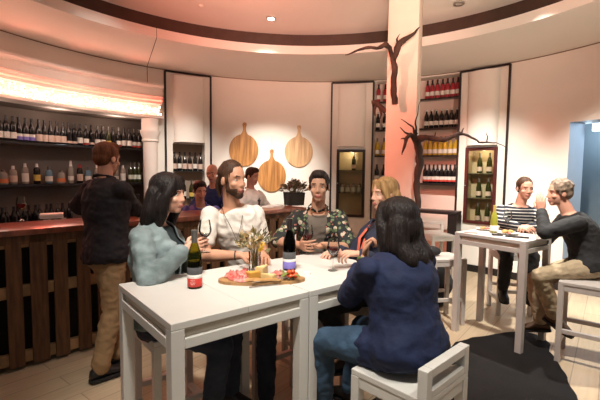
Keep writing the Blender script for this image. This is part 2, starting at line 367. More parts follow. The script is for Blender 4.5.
# spirits on lower shelf
sp=[bottle(BGIN,bottleclear,[(.03,.11,labcream)],capwhite,.045,name='spirit_bottle'),bottle(BSPI,bottleclear,[(.03,.14,paper)],capwhite,.05,name='spirit_bottle'),
    bottle(BSPI,bottleblack,[(.04,.12,labyel)],capwhite,.05,name='spirit_bottle'),bottle(BGIN,bottleblue,[(.03,.10,labw)],capgrey,.045,name='spirit_bottle'),
    bottle(BSQ,bottleclear,[(.02,.07,mm('label_orange',(.72,.22,.08),.6,noise_amt=.15))],capgrey,.035,name='spirit_bottle'),bottle(BORD,bottleclear,[(.04,.1,labw)],capwhite,.08,name='spirit_bottle'),
    bottle(BORD,bottlegreen,[(.05,.12,labgreen)],capgrey,.06,name='spirit_bottle'),bottle(BSPI,bottleblack,[(.03,.13,labcream)],capred,.05,name='spirit_bottle')]
lst=[(3,4,'squat clear spirit bottle with orange label'),(13,0,'clear gin bottle with cream label'),(25,1,'tall clear spirit bottle with a large pale label'),(37,2,'dark spirit bottle with gold label'),(49,3,'blue tinted gin bottle with white label'),(61,4,'squat clear bottle with orange label'),(71,5,'slim clear bottle with white cap'),(80,7,'dark spirit bottle with cream label'),(88,3,'blue tinted gin bottle beside the standing man'),(97,1,'pale labelled spirit bottle behind the standing man'),(107,0,'clear bottle behind the head of the standing man'),(116,5,'clear slim bottle just past the standing man'),(123,1,'clear spirit bottle with pale label past the standing man'),(130.5,6,'green wine bottle of a trio by the column'),(134.5,6,'green wine bottle of a trio by the column'),(139,6,'green wine bottle of a trio by the column')]
k=0
def th_px(px,R):           # angle on the room circle seen at pixel column px
    best=min((abs(300+FPX*((P-V((0,0,CAMH))).dot(R_))/((P-V((0,0,CAMH))).dot(F_))-px),t) for t in [x*.1 for x in range(-1000,1000)] for P in [cyl(t,R,1.5)] if P.y>.5)
    return best[1]
for px,i,lab in lst:
    o=place(sp[i],USED,cyl(th_px(px,4.08),4.08,1.375),random.uniform(0,6))
    if i==6: k+=1; lab='green wine bottle %s from the column on the lower bar shelf'%ORD[3-k]
    else: lab+=' on the lower bar shelf'
    tag(o,lab,'bottle','bottles on the lower bar shelf')
# back counter below with dark bottles
e=empty('back_counter',cyl(-60,3.9,0)); n=24; tt=[-100+55.5*i/n for i in range(n+1)]
MB().rings([[cyl(t,R,z) for R,z in ((3.55,.76),(4.3,.76),(4.3,.80),(3.55,.80))] for t in tt]).build('worktop',mm('counter_dark',(.06,.045,.04),.4,noise_amt=.2),e,loc=-e.location)
MB().rings([[cyl(t,R,z) for R,z in ((3.62,0),(4.3,0),(4.3,.76),(3.62,.76))] for t in tt]).build('body',mm('counter_body',(.10,.075,.06),.6,noise_amt=.2),e,loc=-e.location)
tag(e,'dark back counter along the wall behind the bar','counter')
for i in range(13):
    o=place([d_plain,d_sm,d_white][i%3],USED,cyl(th_px(1+i*5.6,3.75),3.75+.03*(i%2),.80),i)
    tag(o,'dark bottle on the back counter behind the bar, %s from the standing man'%ORD[12-i],'bottle','bottles on the back counter')
# shelves between the pillar and the tall frame
g_rose=bottle(BORD,bottlepink,[(.05,.12,labw)],capblk,.09); g_dark=bottle(BORD,bottleblack,[(.05,.12,labw)],capwhite,.03)
g_yel=bottle(BBUR,bottleyellow,[(.03,.10,labw)],capgrey,.07); g_red=bottle(BORD,bottleblack,[(.06,.115,labw),(.03,.058,labr)],capblk,.07)
for z,pr,what,lev in ((2.845,g_rose,'rose wine bottle','top'),(2.345,g_dark,'white labelled dark bottle','second'),(1.885,g_yel,'pale yellow wine bottle','third'),(1.405,g_red,'red striped dark bottle','lowest')):
    shelf(18.4,38.7,3.98,4.17,z,'%s thin black wall shelf behind the pillar, with %ss'%(lev,what))
    nR={'top':7,'second':7,'third':7,'lowest':8}[lev]
    row(30.9 if lev!='lowest' else 31.0,38.0,4.06,z,nR,[pr],lambda i,n:'%s on the %s wall shelf, %s from the tall frame'%(what,lev,ORD[n-i-1]),what+'s on the %s wall shelf'%lev)
    row(18.9,20.6,4.06,z,2,[pr],lambda i,n:'%s on the %s wall shelf, %s'%(what,lev,['beside the middle frame','against the left of the pillar'][i]),what+'s left of the pillar')
# niche beside the column
shelf(-34.5,-26.9,3.95,4.14,1.57,'dark shelf in the tall arched niche beside the bar column, with six bottles',lip=False)
shelf(-34.5,-26.9,3.95,4.14,1.09,'lower dark shelf in the arched niche, behind the seated guests',lip=False)
row(-33.9,-27.5,4.03,1.57,6,[d_cream,d_white,d_cream],lambda i,n:'dark wine bottle in the niche, %s from the column on its upper shelf'%ORD[i],'bottles on the upper niche shelf')
row(-33.4,-28,4.03,1.09,4,[d_green,d_white],lambda i,n:'dark wine bottle in the niche, %s from the column on its lower shelf'%ORD[i],'bottles on the lower niche shelf')
# glazed display cabinets
cabin=mm('cabinet_lining',(.50,.40,.26),.6,noise_amt=.06)
def cabinet(tc,wd,z0,z1,fm,label,shelves):
    e=empty('display_cabinet'); onwall(e,tc,RW,z0); h=z1-z0; d=.25; t=.02
    b=MB(); b.box((0,d-.01,h/2),(wd,.02,h)); b.box((-wd/2+t/2,d/2,h/2),(t,d,h)); b.box((wd/2-t/2,d/2,h/2),(t,d,h)); b.box((0,d/2,t/2),(wd,d,t)); b.box((0,d/2,h-t/2),(wd,d,t)); b.build('body',cabin,e,smooth=False)
    fr=MB(); f=.05
    for x in (-wd/2+f/2,wd/2-f/2): fr.box((x,-.012,h/2),(f,.035,h),bev=.003)
    for z in (f/2,h-f/2): fr.box((0,-.012,z),(wd-2*f,.035,f),bev=.003)
    dr=fr.build('door',fm,e,smooth=False); MB().box((0,-.008,h/2),(wd-2*f,.004,h-2*f)).build('pane',pane,dr,smooth=False)
    MB().ell((-wd/2+f/2,-.045,h/2),(.011,.014,.011)).build('knob',steel,dr)
    for s in shelves: MB().box((0,d/2,s),(wd-2*t-.002,d-.05,.012)).build('shelf',mm('cabinet_shelf',(.16,.15,.10),.2,noise_amt=.1),e,smooth=False)
    return tag(e,label,'cabinet'),h
c2,h2=cabinet(12.3,.52,.75,1.99,mm('dark_frame',(.02,.013,.010),.4,noise_amt=.2),'black framed glass wall cabinet between the paddle boards and the pillar',[.44,.86])
c3,h3=cabinet(44.6,.49,.78,1.99,mm('oxblood_frame',(.075,.014,.012),.4,noise_amt=.2),'oxblood framed glass wall cabinet with pairs of bottles behind the far table',[.41,.80])
cb=bottle(BBUR,bottlegreen,[(.03,.10,labcream)],capgrey,.07)
for nz,(z,nm) in enumerate(((.02,'bottom'),(.416,'middle'),(.806,'top'))):
    for i,t in enumerate((43.7,45.8)):
        o=place(cb,USED,cyl(t,RW+.12,.78+z),i); tag(o,'green wine bottle on the %s shelf of the oxblood cabinet, %s side'%(nm,('knob','hinge')[i]),'bottle','bottles in the oxblood cabinet')
o=place(cb,USED,cyl(12.9,RW+.12,.75+.866),1); tag(o,'single green wine bottle on the top shelf of the black framed cabinet','bottle')
jar=bottle([(0,0),(.04,0),(.042,.01),(.042,.12),(.03,.15),(.03,.17),(0,.17)],bottleclear,[(.02,.1,labgreen)],capgrey,.02,name='jar')
for i,t in enumerate((9.9,11.4,12.9,14.4)):
    o=place(jar,USED,cyl(t,RW+.12,.75+.446),i); tag(o,'clear lidded jar in the black framed cabinet, %s from the knob'%ORD[i],'jar','jars in the black framed cabinet')
# wooden paddle boards on the wall
def paddle(px,py,th,rx,rz,hl,m,label,string=False,tilt=0):
    out=[]; k=44
    for i in range(k+1):
        a=math.radians(104)+math.radians(332)*i/k; out.append((rx*math.cos(a),rz*math.sin(a)))
    r0=out[-1]; hw=.028
    out+= [(.045,rz+.02),(hw,rz+.06),(hw*.9,rz+hl*.55),(.034,rz+hl*.72)]+[(.036*math.cos(a),rz+hl-.036+.036*math.sin(a)) for a in [PI*j/8 for j in range(9)]]+[(-.034,rz+hl*.72),(-hw*.9,rz+hl*.55),(-hw,rz+.06),(-.045,rz+.02)]
    e=empty('paddle_board'); MB().prism(out,-.012,.012,f=lambda x,y,z:V((x,z,y))).build('board',m,e)
    MB().tube([(0,-.02,rz+hl-.035),(0,.02,rz+hl-.035)],.009,10).build('hanging_hole',darkbrown,e)
    if string: MB().tube([(0,-.01,rz+hl-.03),(0,.005,rz+hl+.1),(0,.018,rz+hl+.24)],.003,6).build('string',mm('twine',(.55,.42,.28),.8,noise_amt=.2),e)
    onwall(e,th,RW-.016,py); e.rotation_euler[1]=tilt
    return tag(e,label,'paddle board','wooden paddle boards on the wall')
paddle(0,1.95,-16.6,.265,.29,.21,boardwood,'round wooden paddle board hung nearest the bar column niche',tilt=.03)
paddle(0,1.94,-1.8,.26,.28,.21,boardpale,'paler round wooden paddle board hung nearest the black framed cabinet')
paddle(0,1.49,-9.1,.265,.29,.20,boardwood,'lowest round wooden paddle board, hung on a string between the other two',True)
# dark console under the wall shelves
e=empty('console_table'); onwall(e,35.0,3.68,0)
MB().box((-.1,0,.95),(1.0,.30,.05),bev=.004).build('top',black,e); MB().box((.33,.0,.4625),(.14,.28,.925)).build('side_panel',black,e); MB().box((-.53,.0,.4625),(.10,.28,.925)).build('side_panel',black,e)
tag(e,'black console table against the wall under the bottle shelves','console table')
# branches on the pillar
def branch(name,limbs,label):
    e=empty(name,limbs[0][0][0]); L=-e.location
    for nm,p,r in limbs:
        q=[]; rr=[]
        for i in range(len(p)-1):
            for k in range(4):
                t=k/4; v=p[i].lerp(p[i+1],t); q.append(v+noise.noise_vector(v*9)*.022*(0 if (i==0 and k==0) else 1)); a=r[i]+(r[i+1]-r[i])*t; rr.append(a*(1+.25*noise.noise(v*25)))
        q.append(p[-1]); rr.append(r[-1]); MB().tube(q,rr,9).build(nm,bark,e,loc=L,angle=80)
    return tag(e,label,'branch')
def P(px,py,y): return aty(px,py,y)
yb=4.47
limbs=[('trunk',[P(395,104,yb),P(394,85,yb),P(394.5,68,yb-.02),P(392.5,56,yb-.04)],[.038,.034,.034,.026]),
 ('limb',[P(392.5,57,yb-.04),P(390,48,yb-.06),P(385,45.5,yb-.1),P(376,48,yb-.13),P(366,49,yb-.15),P(355,51.5,yb-.18),P(345,55,yb-.2)],[.026,.022,.03,.016,.016,.011,.004]),
 ('limb',[P(393.5,60,yb-.04),P(397,48,yb-.05),P(402,42,yb-.07),P(409,36.5,yb-.09),P(414,33,yb-.1),P(420,27,yb-.12)],[.03,.034,.028,.022,.014,.004]),
 ('twig',[P(399,45,yb-.06),P(398,39,yb-.1),P(400,34,yb-.12)],[.014,.009,.003]),('twig',[P(404,41,yb-.07),P(404,37,yb-.1)],[.012,.004]),('twig',[P(401,46,yb-.06),P(406,42,yb-.05)],[.008,.003])]
def fixl(l): return [(n,[V(q) for q in p],r) for n,p,r in l]
def branch2(name,l,label):
    base=l[0][1][0]; e=empty(name,base); L=-base
    for nm,p,r in l:
        q=[];rr=[]
        for i in range(len(p)-1):
            for k in range(4):
                t=k/4; v=p[i].lerp(p[i+1],t); q.append(v+noise.noise_vector(v*9)*.02*(0 if (i==0 and k==0) else 1)); a=r[i]+(r[i+1]-r[i])*t; rr.append(a*(1+.3*noise.noise(v*25)))
        q.append(p[-1]); rr.append(r[-1]); MB().tube(q,rr,9).build(nm,bark,e,loc=L,angle=80)
    return tag(e,label,'branch')
branch2('vine_branch',limbs,'upper gnarled forked branch mounted high on the front of the white pillar')
yc=4.45
l2=[('trunk',[P(418.5,208,yc),P(417.5,185,yc),P(419.5,165,yc),P(419,150,yc),P(416.5,139,yc-.04)],[.034,.036,.042,.04,.05]),
 ('limb',[P(416,141,yc-.03),P(411,135,yc-.1),P(406,139,yc-.15),P(404,148,yc-.18),P(402,155,yc-.2)],[.038,.024,.02,.014,.004]),
 ('limb',[P(418,140,yc-.03),P(425,137,yc-.06),P(434,139,yc-.1),P(444,140,yc-.14),P(453,136,yc-.16),P(460,133,yc-.18),P(468,136,yc-.2),P(478,143,yc-.2),P(487,142,yc-.22),P(497,142,yc-.24),P(505,147,yc-.25)],[.044,.03,.03,.028,.024,.022,.012,.01,.01,.006,.003]),
 ('twig',[P(416,136,yc-.05),P(412,127,yc-.1),P(406,122,yc-.12),P(401,119,yc-.14)],[.016,.009,.006,.003]),('twig',[P(417,134,yc-.05),P(415,124,yc-.1),P(418,113,yc-.14),P(421,100,yc-.2)],[.014,.008,.005,.002]),
 ('twig',[P(411,135,yc-.1),P(405,132,yc-.12),P(400,127,yc-.15)],[.014,.008,.003]),('twig',[P(406,140,yc-.15),P(401,139,yc-.18)],[.012,.004]),('twig',[P(462,133,yc-.18),P(464,128,yc-.2)],[.01,.003]),('twig',[P(487,142,yc-.22),P(488,136,yc-.24),P(486,132,yc-.25)],[.008,.005,.002]),('twig',[P(434,138,yc-.1),P(436,132,yc-.14)],[.01,.003])]
branch2('vine_branch',l2,'lower gnarled branch on the side of the pillar, reaching across to the oxblood cabinet')
yd=6.9
l3=[('trunk',[P(386,112,4.75),P(381,107,4.78),P(376,103,4.8),P(372,103,4.8)],[.03,.03,.035,.03]),('twig',[P(376,104,4.8),P(374,110,4.8),P(375,116,4.8)],[.02,.012,.004]),('twig',[P(380,107,4.78),P(381,114,4.78),P(379,120,4.78)],[.02,.012,.004])]
branch2('vine_branch',l3,'short knotty stub of vine on the far left side of the pillar')
# ------------------------------------------------------------------ pallet bar
u=V((math.sqrt(.5),math.sqrt(.5),0)); v=V((-math.sqrt(.5),math.sqrt(.5),0)); Z=V((0,0,1))
fl0=5.17
def bp(X,dv=0,z=0): return V((X,X+fl0,0))+v*dv+Z*z
X0,X1=-3.05,.08
e=empty('pallet_bar',bp((X0+X1)/2)); L=-e.location
MB().bar(bp(X0,.27,1.087),bp(X1,.27,1.087),.56,.045,bev=.004).build('bar_top',bartop,e,loc=L)
for z,nm in ((1.02,'rail'),(.62,'rail'),(.09,'rail')): MB().bar(bp(X0,.065,z),bp(X1,.065,z),.05,.09 if z!=1.02 else .11,bev=.003).build(nm,pallet_pale,e,loc=L)
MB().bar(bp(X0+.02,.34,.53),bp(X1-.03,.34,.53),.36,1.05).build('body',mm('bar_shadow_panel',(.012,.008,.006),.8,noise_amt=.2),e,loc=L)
step=.163/math.sqrt(2); X=X0+.06; i=0
while X<X1-.03:
    w_=.095 if i%4 else .11
    MB().bar(bp(X,.025+.0,.035),bp(X,.025,1.062),.024,w_,up=tuple(u),bev=.003).build('slat',pallet,e,loc=L); X+=step*(1+random.uniform(-.06,.06)); i+=1
MB().bar(bp(X0,.028,1.03),bp(X1,.028,1.03),.03,.07,bev=.003).build('top_trim',pallet,e,loc=L)
tag(e,'long diagonal bar counter clad in upright brown pallet slats with a reddish top','bar counter')
# ------------------------------------------------------------------ tables and stools
TU=V((.7705,.6374,0)); 
def table(name,corner,ud,vd,wu,wv,H,m,label,leg=.055,seam=True):
    e=empty(name,corner,math.atan2(ud.y,ud.x)); t=.03
    if vd.dot(V((-ud.y,ud.x,0)))<0: sgn=-1
    else: sgn=1
    def bx(x0,x1,y0,y1,z0,z1,nm,mt,bev=.003): return MB().box(((x0+x1)/2,sgn*(y0+y1)/2,(z0+z1)/2),(x1-x0,y1-y0,z1-z0),bev=bev).build(nm,mt,e,smooth=False)
    if seam:
        bx(0,wu/2-.0004,0,wv,H-t,H,'tabletop',m); bx(wu/2+.0004,wu,0,wv,H-t,H,'tabletop',m)
    else: bx(0,wu,0,wv,H-t,H,'tabletop',m)
    for x in (0,wu-leg):
        for y in (0,wv-leg): bx(x,x+leg,y,y+leg,0,H-t,'leg',m)
    for (x0,x1,y0,y1) in ((leg,wu-leg,0,leg),(leg,wu-leg,wv-leg,wv),(0,leg,leg,wv-leg),(wu-leg,wu,leg,wv-leg)):
        ins=.016
        a=(x0,x1,y0+ins if y1-y0<=leg+1e-6 else y0,y1-ins if y1-y0<=leg+1e-6 else y1) if x1-x0>leg+1e-6 else (x0+ins,x1-ins,y0,y1)
        bx(*a,H-t-.04,H-t,'apron',apron_shade); 
        bx(x0,x1,y0,y1,H-t-.082,H-t-.04,'rail',m)
    return tag(e,label,'table')
A=V((-.48,1.466,0)); TV=V((-TU.y,TU.x,0))
table('bar_table',A,TU,TV,.688,.684,1.0,white_paint,'near white square bar table holding the red labelled bottle and serving board')
table('bar_table',A+TU*.694,TU,TV,.69,.684,1.0,white_paint,'white square bar table pushed up beside it, under the two red wine glasses')
W1=V((.60,-.80,0)).normalized()
table('bar_table',V((1.538,3.935,0)),W1,V((.8,.6,0)),.675,.52,1.0,grey_paint,'far grey white bar table with plates, between the two seated men',seam=False)
def stool(c,ang,label,m=white_paint,back=True,H=.70,w=.37,BH=.82):
    e=empty('bar_stool',(c[0],c[1],0),ang); l=.042; t=.028; h=w/2
    def bx(c_,d,nm,bev=.003): return MB().box(c_,d,bev=bev).build(nm,m,e,smooth=False)
    bx((0,0,H-t/2),(w-.001,w-.001,t),'seat',.004)
    for sx in (-1,1):
        for sy in (-1,1):
            top=H-t if not (back and sy<0) else H-t
            bx((sx*(h-l/2),sy*(h-l/2),top/2),(l,l,top),'leg')
    for sx in (-1,1): bx((sx*(h-l/2),0,H-t-.025),(l-.01,w-2*l,.05),'apron'); bx((sx*(h-l/2),0,.17),(l-.008,w-2*l,.035),'footrest')
    for sy in (-1,1): bx((0,sy*(h-l/2),H-t-.025),(w-2*l,l-.01,.05),'apron'); bx((0,sy*(h-l/2),.27),(w-2*l,l-.008,.035),'footrest')
    if back:
        b=MB()
        for sx in (-1,1): b.box((sx*(h-l/2),-(h-l/2),(H+BH)/2),(l,l,BH-H),bev=.003)
        b.box((0,-(h-l/2),BH-.018),(w-2*l,l,.036),bev=.003); b.box((0,-(h-l/2),H+.016),(w-2*l,l,.032),bev=.003)
        b.build('backrest',m,e,smooth=False)
    return tag(e,label,'stool','bar stools')
TA=math.atan2(TU.y,TU.x)
stool((.50,1.735),TA+.07,'white low backed bar stool under the woman in the navy shirt, nearest the camera')
stool((-.745,2.33),TA,'white bar stool under the woman in the denim jacket',back=False,H=.66)
stool((-.265,2.86),TA,'pale bar stool under the bearded man in the white tee',taupe_paint,back=False)
stool((.12,3.24),TA+.1,'pale bar stool under the man in the floral shirt',taupe_paint,back=False)
stool((.55,2.68),TA,'pale bar stool under the blonde woman at the end of the joined tables',taupe_paint,back=False)
stool((1.52,4.22),.15,'vacant white bar stool between the navy shirted woman and the far table',grey_paint,back=False)
stool((2.0,5.75),PI+.2,'white low backed bar stool in front of the black console table',white_paint,BH=.86)
stool((2.42,4.52),-.15,'pale bar stool under the man in the striped top',grey_paint,back=False)
stool((2.445,3.31),-.69,'grey white bar stool under the man in the black sweater',grey_paint,back=False,H=.69,w=.40)
# black bags
def blob(name,c,r,m,label,cat,nz=.35,seed=0):
    b=MB(); b.ell((0,0,r[2]),r,sub=4)
    for q in b.bm.verts:
        d=1+nz*noise.noise(V((q.co.x*7+seed,q.co.y*7,q.co.z*5))); q.co=V((q.co.x*d,q.co.y*d,max(0,q.co.z*(.9+.1*d))))
    return tag(b.build(name,m,loc=c,angle=80),label,cat)
blk=mm('black_cloth',(.010,.010,.012),.8,noise_amt=.3,bump=.3,bump_scale=20)
blob('bag',(1.62,4.6,0),(.16,.12,.28),blk,'slumped black bag on the floor behind the vacant bar stool','bag')
blob('jacket',(1.42,4.23,.70),(.085,.08,.05),blk,'black jacket bunched up on the vacant white bar stool','jacket')
# cowhide rug
px=[(446,352),(456,343),(472,338),(490,336),(505,333),(522,332),(540,336),(551,345),(549,352),(556,361),(565,374),(572,388),(577,400)]
out=[at(x,y,0) for x,y in px]; out=[(p.x,p.y) for p in out]+[(1.75,2.35),(1.45,2.2),(1.2,1.75),(.8,1.55),(.45,1.5),(.25,1.75),(.2,2.1),(.3,2.45),(.6,2.75),(.8,3.0),(1.15,3.15),(1.3,3.45)]
hide=mm('cowhide',(.006,.0045,.0045),.8,noise_amt=.5,noise_scale=5,bump=.4,bump_scale=120,spec=.25)
ho=[]
for i in range(len(out)):
    a=V((*out[i],0)); b_=V((*out[(i+1)%len(out)],0))
    for k in range(3): p=a.lerp(b_,k/3); ho.append((p.x+.02*noise.noise(p*6),p.y+.02*noise.noise(p*6+V((9,0,0)))))
b=MB(); b.prism(ho,.001,.008); tag(b.build('cowhide_rug',hide,angle=60),'large dark brown cowhide rug on the pale plank floor','rug')
# ------------------------------------------------------------------ thin glass
def thin(name,tint=(.97,.98,.97),refl=.9):
    m=bpy.data.materials.new(name); m.use_nodes=True; nt=m.node_tree; nt.nodes.clear()
    o=nt.nodes.new('ShaderNodeOutputMaterial'); mx=nt.nodes.new('ShaderNodeMixShader'); t=nt.nodes.new('ShaderNodeBsdfTransparent'); g=nt.nodes.new('ShaderNodeBsdfGlossy'); l=nt.nodes.new('ShaderNodeLayerWeight')
    t.inputs[0].default_value=(*tint,1); g.inputs['Roughness'].default_value=.02; l.inputs[0].default_value=.25
    mu=nt.nodes.new('ShaderNodeMath'); mu.operation='MULTIPLY'; mu.inputs[1].default_value=refl
    nt.links.new(l.outputs['Fresnel'],mu.inputs[0]); nt.links.new(mu.outputs[0],mx.inputs[0]); nt.links.new(t.outputs[0],mx.inputs[1]); nt.links.new(g.outputs[0],mx.inputs[2]); nt.links.new(mx.outputs[0],o.inputs[0])
    return m
thinglass=thin('thin_glass'); thinpane=thin('thin_pane',(.95,.96,.92),.5)
for ob in COL.objects:
    if ob.name.startswith('pane'): ob.data.materials[0]=thinpane
greenglass=thin('green_thin_glass',(.42,.46,.10),.8); darkglass=thin('dark_thin_glass',(.10,.085,.04),.8)
# ------------------------------------------------------------------ things on the near tables
def big_bottle(loc,glassm,fill,labels,capm,label,h=1.0,fillm=None):
    e=empty('wine_bottle',loc); pr=[(r*h,z*h) for r,z in BBUR]
    MB().lathe(pr,n=36).build('bottle_glass',glassm,e)
    if fill:
        q=[(r-.003*(r>0),max(z,.004)) for r,z in pr if z<=fill*h]; MB().lathe([(0,.004)]+q[1:]+[(0,q[-1][1])],n=32).build('wine',fillm or bottleblack,e)
    for z0,z1,lm,nm in labels: 
        MB().lathe([(.0405*h,z0*h),(.0408*h,z0*h+.0005),(.0408*h,z1*h-.0005),(.0405*h,z1*h)],n=36,cap=False).build(nm,lm,e)
    MB().lathe([(.0155*h,.25*h),(.0162*h,.252*h),(.0162*h,.308*h),(.018*h,.309*h),(.018*h,.319*h),(0,.3215*h)],n=24,cap=False).build('capsule',capm,e)
    return tag(e,label,'bottle')
pos=at(193,289.5,1.0)
b1=big_bottle((pos.x,pos.y+.035,1.0),greenglass,.165,[(.012,.058,labr,'label'),(.058,.078,paper,'label_band'),(.078,.118,labg,'label')],capgrey,'green glass wine bottle with a grey, white and red label near the denim jacket',.90)
scr=MB()
for k,(x0,x1,z) in enumerate(((-.35,.35,.036),(-.25,.25,.027),(-.3,.3,.048),(-.2,.2,.068))):
    n=14
    for j in range(n):
        if random.random()<.75:
            a=-PI/2+x0+(x1-x0)*j/n; scr.box((.0373*math.cos(a),.0373*math.sin(a),z*.9),(.0012,.0022,.003),M.Rotation(a,3,'Z'))
scr.build('label_print',mm('print_pale',(.85,.5,.45),.6,noise_amt=.1),b1)
pos=at(289,271,1.0)
b2=big_bottle((pos.x,pos.y+.035,1.0),darkglass,.22,[(.012,.055,labp,'label'),(.055,.072,paper,'label_band'),(.072,.115,labg,'label')],capblk,'dark wine bottle with a violet and grey label behind the serving board',.95)
# wine glasses
WGP=[(.034,0),(.034,.002),(.012,.006),(.0045,.014),(.004,.085),(.010,.095),(.030,.112),(.041,.135),(.0415,.150),(.036,.185),(.031,.212)]
def wine_glass(loc,label,fill=.13,rot=None,wine=redwine,s=1.0,name='wine_glass'):
    e=empty(name,loc); pr=[(r*s,z*s) for r,z in WGP]
    inner=[(r-.0012,z) for r,z in reversed(pr) if z>.094*s]
    MB().lathe(pr+inner+[(0,.0945*s)],n=32).build('glass',thinglass,e)
    if fill:
        q=[(r*s-.0018*s,z*s+.001) for r,z in WGP if .094<z<fill]
        def rr(z):
            for (r0,z0),(r1,z1) in zip(WGP,WGP[1:]):
                if z0<=z<=z1 and z1>z0: return r0+(r1-r0)*(z-z0)/(z1-z0)
        q.append((rr(fill)*s-.0018*s,fill*s)); MB().lathe([(0,.0957*s)]+q+[(0,fill*s)],n=32).build('wine',wine,e)
    if rot: e.rotation_euler=rot
    return tag(e,label,'wine glass')
pos=at(333,270.5,1.0); GE=V((pos.x,pos.y,1.0))
wine_glass(GE,'glass of red wine standing on the table under the blonde woman’s hand'.replace('’s',"'s"),.150,s=.92)
# vase with dried flowers
vp=at(254,273,1.0); vp=V((vp.x,vp.y+.03,1.0)); e=empty('flower_vase',vp)
MB().lathe([(.030,0),(.032,.003),(.034,.10),(.036,.118),(.0345,.118),(.0325,.10),(.030,.008),(0,.008)],n=28).build('glass',thinglass,e)
st=MB(); strawm=mm('dried_straw',(.50,.35,.17),.8,noise_amt=.4,noise_scale=20); olive=mm('dried_olive',(.16,.14,.06),.8,noise_amt=.4,noise_scale=20); stemm=mm('dried_stem',(.22,.17,.07),.8,noise_amt=.3)
lf=MB(); fh=MB(); br=MB()
for i in range(34):
    a=random.uniform(0,2*PI); sp_=random.uniform(.02,.13); h=random.uniform(.15,.26)-sp_*.35
    p0=V((random.uniform(-.015,.015),random.uniform(-.015,.015),.02)); p1=V((math.cos(a)*.02,math.sin(a)*.02,.12)); p2=V((math.cos(a)*sp_,math.sin(a)*sp_,h))
    st.tube([p0,p1,p1.lerp(p2,.5)+V((0,0,.01)),p2],[.0018,.0018,.0015,.001],5)
    d=(p2-p1).normalized()
    tgt=lf if i%3 else br
    for k in range(5):
        q=p1.lerp(p2,.55+.1*k); dd=(d+V((random.uniform(-1,1),random.uniform(-1,1),random.uniform(-.4,.9)))).normalized(); L_=random.uniform(.025,.05)
        n_=dd.orthogonal().normalized()*.006
        tgt.rings([[q,q+n_*.2,q+n_*.0+V((0,0,.001))],[q+dd*L_*.5-n_,q+dd*L_*.5+n_,q+dd*L_*.5+V((0,0,.003))],[q+dd*L_,q+dd*L_+n_*.1,q+dd*L_+V((0,0,.001))]])
for dx,dy,dz,r in ((-.055,0,.205,.026),(.035,-.02,.20,.022),(-.01,.03,.235,.02)):
    fh=MB(); fh.ell((dx,dy,dz),(r*.8,r*.8,r*.65),sub=3)
    for q in fh.bm.verts: q.co+=(q.co-V((dx,dy,dz)))*.5*noise.noise(q.co*260)
    fh.build('seed_head',mm('seed_head_brown',(.27,.17,.05),.85,noise_amt=.5,noise_scale=60),e); st.tube([(0,0,.03),(dx*.4,dy*.4,.13),(dx,dy,dz)],.002,5)
st.build('stem',stemm,e); o=lf.build('dried_leaf',strawm,e); o['kind']='stuff'; o=br.build('dried_leaf',olive,e); o['kind']='stuff'
yb_=MB(); 
for k in range(5):
    a=k*PI/5; yb_.ell((.040+.006*math.cos(a*2),-.035+.005*math.sin(a*2),.152),(.011,.007,.030),M.Rotation(.35,3,'Y')@M.Rotation(a,3,'Z'),sub=2)
yb_.build('flower_head',mm('yellow_petal',(.80,.45,.02),.6,noise_amt=.2),e); st2=MB(); st2.tube([(.01,-.01,.02),(.02,-.022,.09),(.035,-.033,.13)],.002,5); st2.build('stem',stemm,e)
tag(e,'glass tumbler of dried grasses and flowers with one yellow bloom, behind the serving board','flower vase')
# serving board with food
bc=at(262,281.5,1.0); bc=V((bc.x-.0,bc.y+.005,1.0)); ang=.10
e=empty('serving_board',bc,ang); out=[]
for i in range(56):
    a=2*PI*i/56; r=1+.08*math.cos(2*a); x=.215*math.cos(a)*(1+.06*math.cos(a*2)); y=.092*math.sin(a)*(1+.10*math.cos(2*a)-.10*math.cos(a)); out.append((x,y))
MB().prism(out,.0,.016).build('board',servewood,e,angle=50)
tag(e,'rounded wooden serving board spread with cured meat, cheese and tomatoes','serving board')
def onb(x,y,z=.016): return bc+V((x*math.cos(ang)-y*math.sin(ang),x*math.sin(ang)+y*math.cos(ang),z))
meat=mm('cured_meat',(.42,.035,.030),.4,noise_amt=.7,noise_scale=30,col2=(.60,.24,.19)); salami=mm('salami_pink',(.40,.08,.075),.45,noise_amt=.7,noise_scale=60,col2=(.60,.34,.29)); cheese=mm('pale_cheese',(.66,.50,.24),.5,noise_amt=.12,noise_scale=10); cheese2=mm('gold_cheese',(.55,.30,.06),.5,noise_amt=.15,noise_scale=10)
crack=mm('flatbread',(.45,.24,.08),.7,noise_amt=.5,noise_scale=25); tomato=mm('tomato_red',(.50,.035,.012),.25,noise_amt=.35,noise_scale=25,col2=(.60,.13,.03)); leafg=mm('leaf_green',(.16,.20,.04),.5,noise_amt=.4,noise_scale=20); olivem=mm('olive_dark',(.05,.04,.02),.25,noise_amt=.3)
def fold(x,y,r,m,label,grp,sd,z=.016,hh=.028,nm='cured_meat_slice'):
    b=MB(); rs=[]; n=22
    for j,(f,h) in enumerate(((1,0),(1.02,.004),(.8,.010),(.45,.016),(.12,.019))):
        rs.append([V((r*f*math.cos(2*PI*k/n)*(1+.42*noise.noise(V((math.cos(2*PI*k/n)*1.5+sd,math.sin(2*PI*k/n)*1.5,j*.2)))),.8*r*f*math.sin(2*PI*k/n)*(1+.4*noise.noise(V((math.sin(2*PI*k/n)*2+sd,j,3)))),max(0,h*hh/.019*(1+1.1*noise.noise(V((k*.6+sd,j*.9,1))))))) for k in range(n)])
    b.rings(rs); tag(b.build(nm,m,loc=onb(x,y,z),rz=sd,angle=70),label,'food',grp)
CM='slices of cured meat'
fold(-.135,-.005,.046,meat,'rumpled dark red cured meat slice at the board end nearest the green bottle',CM,1.3,hh=.026)
fold(-.165,.034,.040,meat,'rumpled red slice of cured meat at the back corner of the board',CM,2.2,hh=.028)
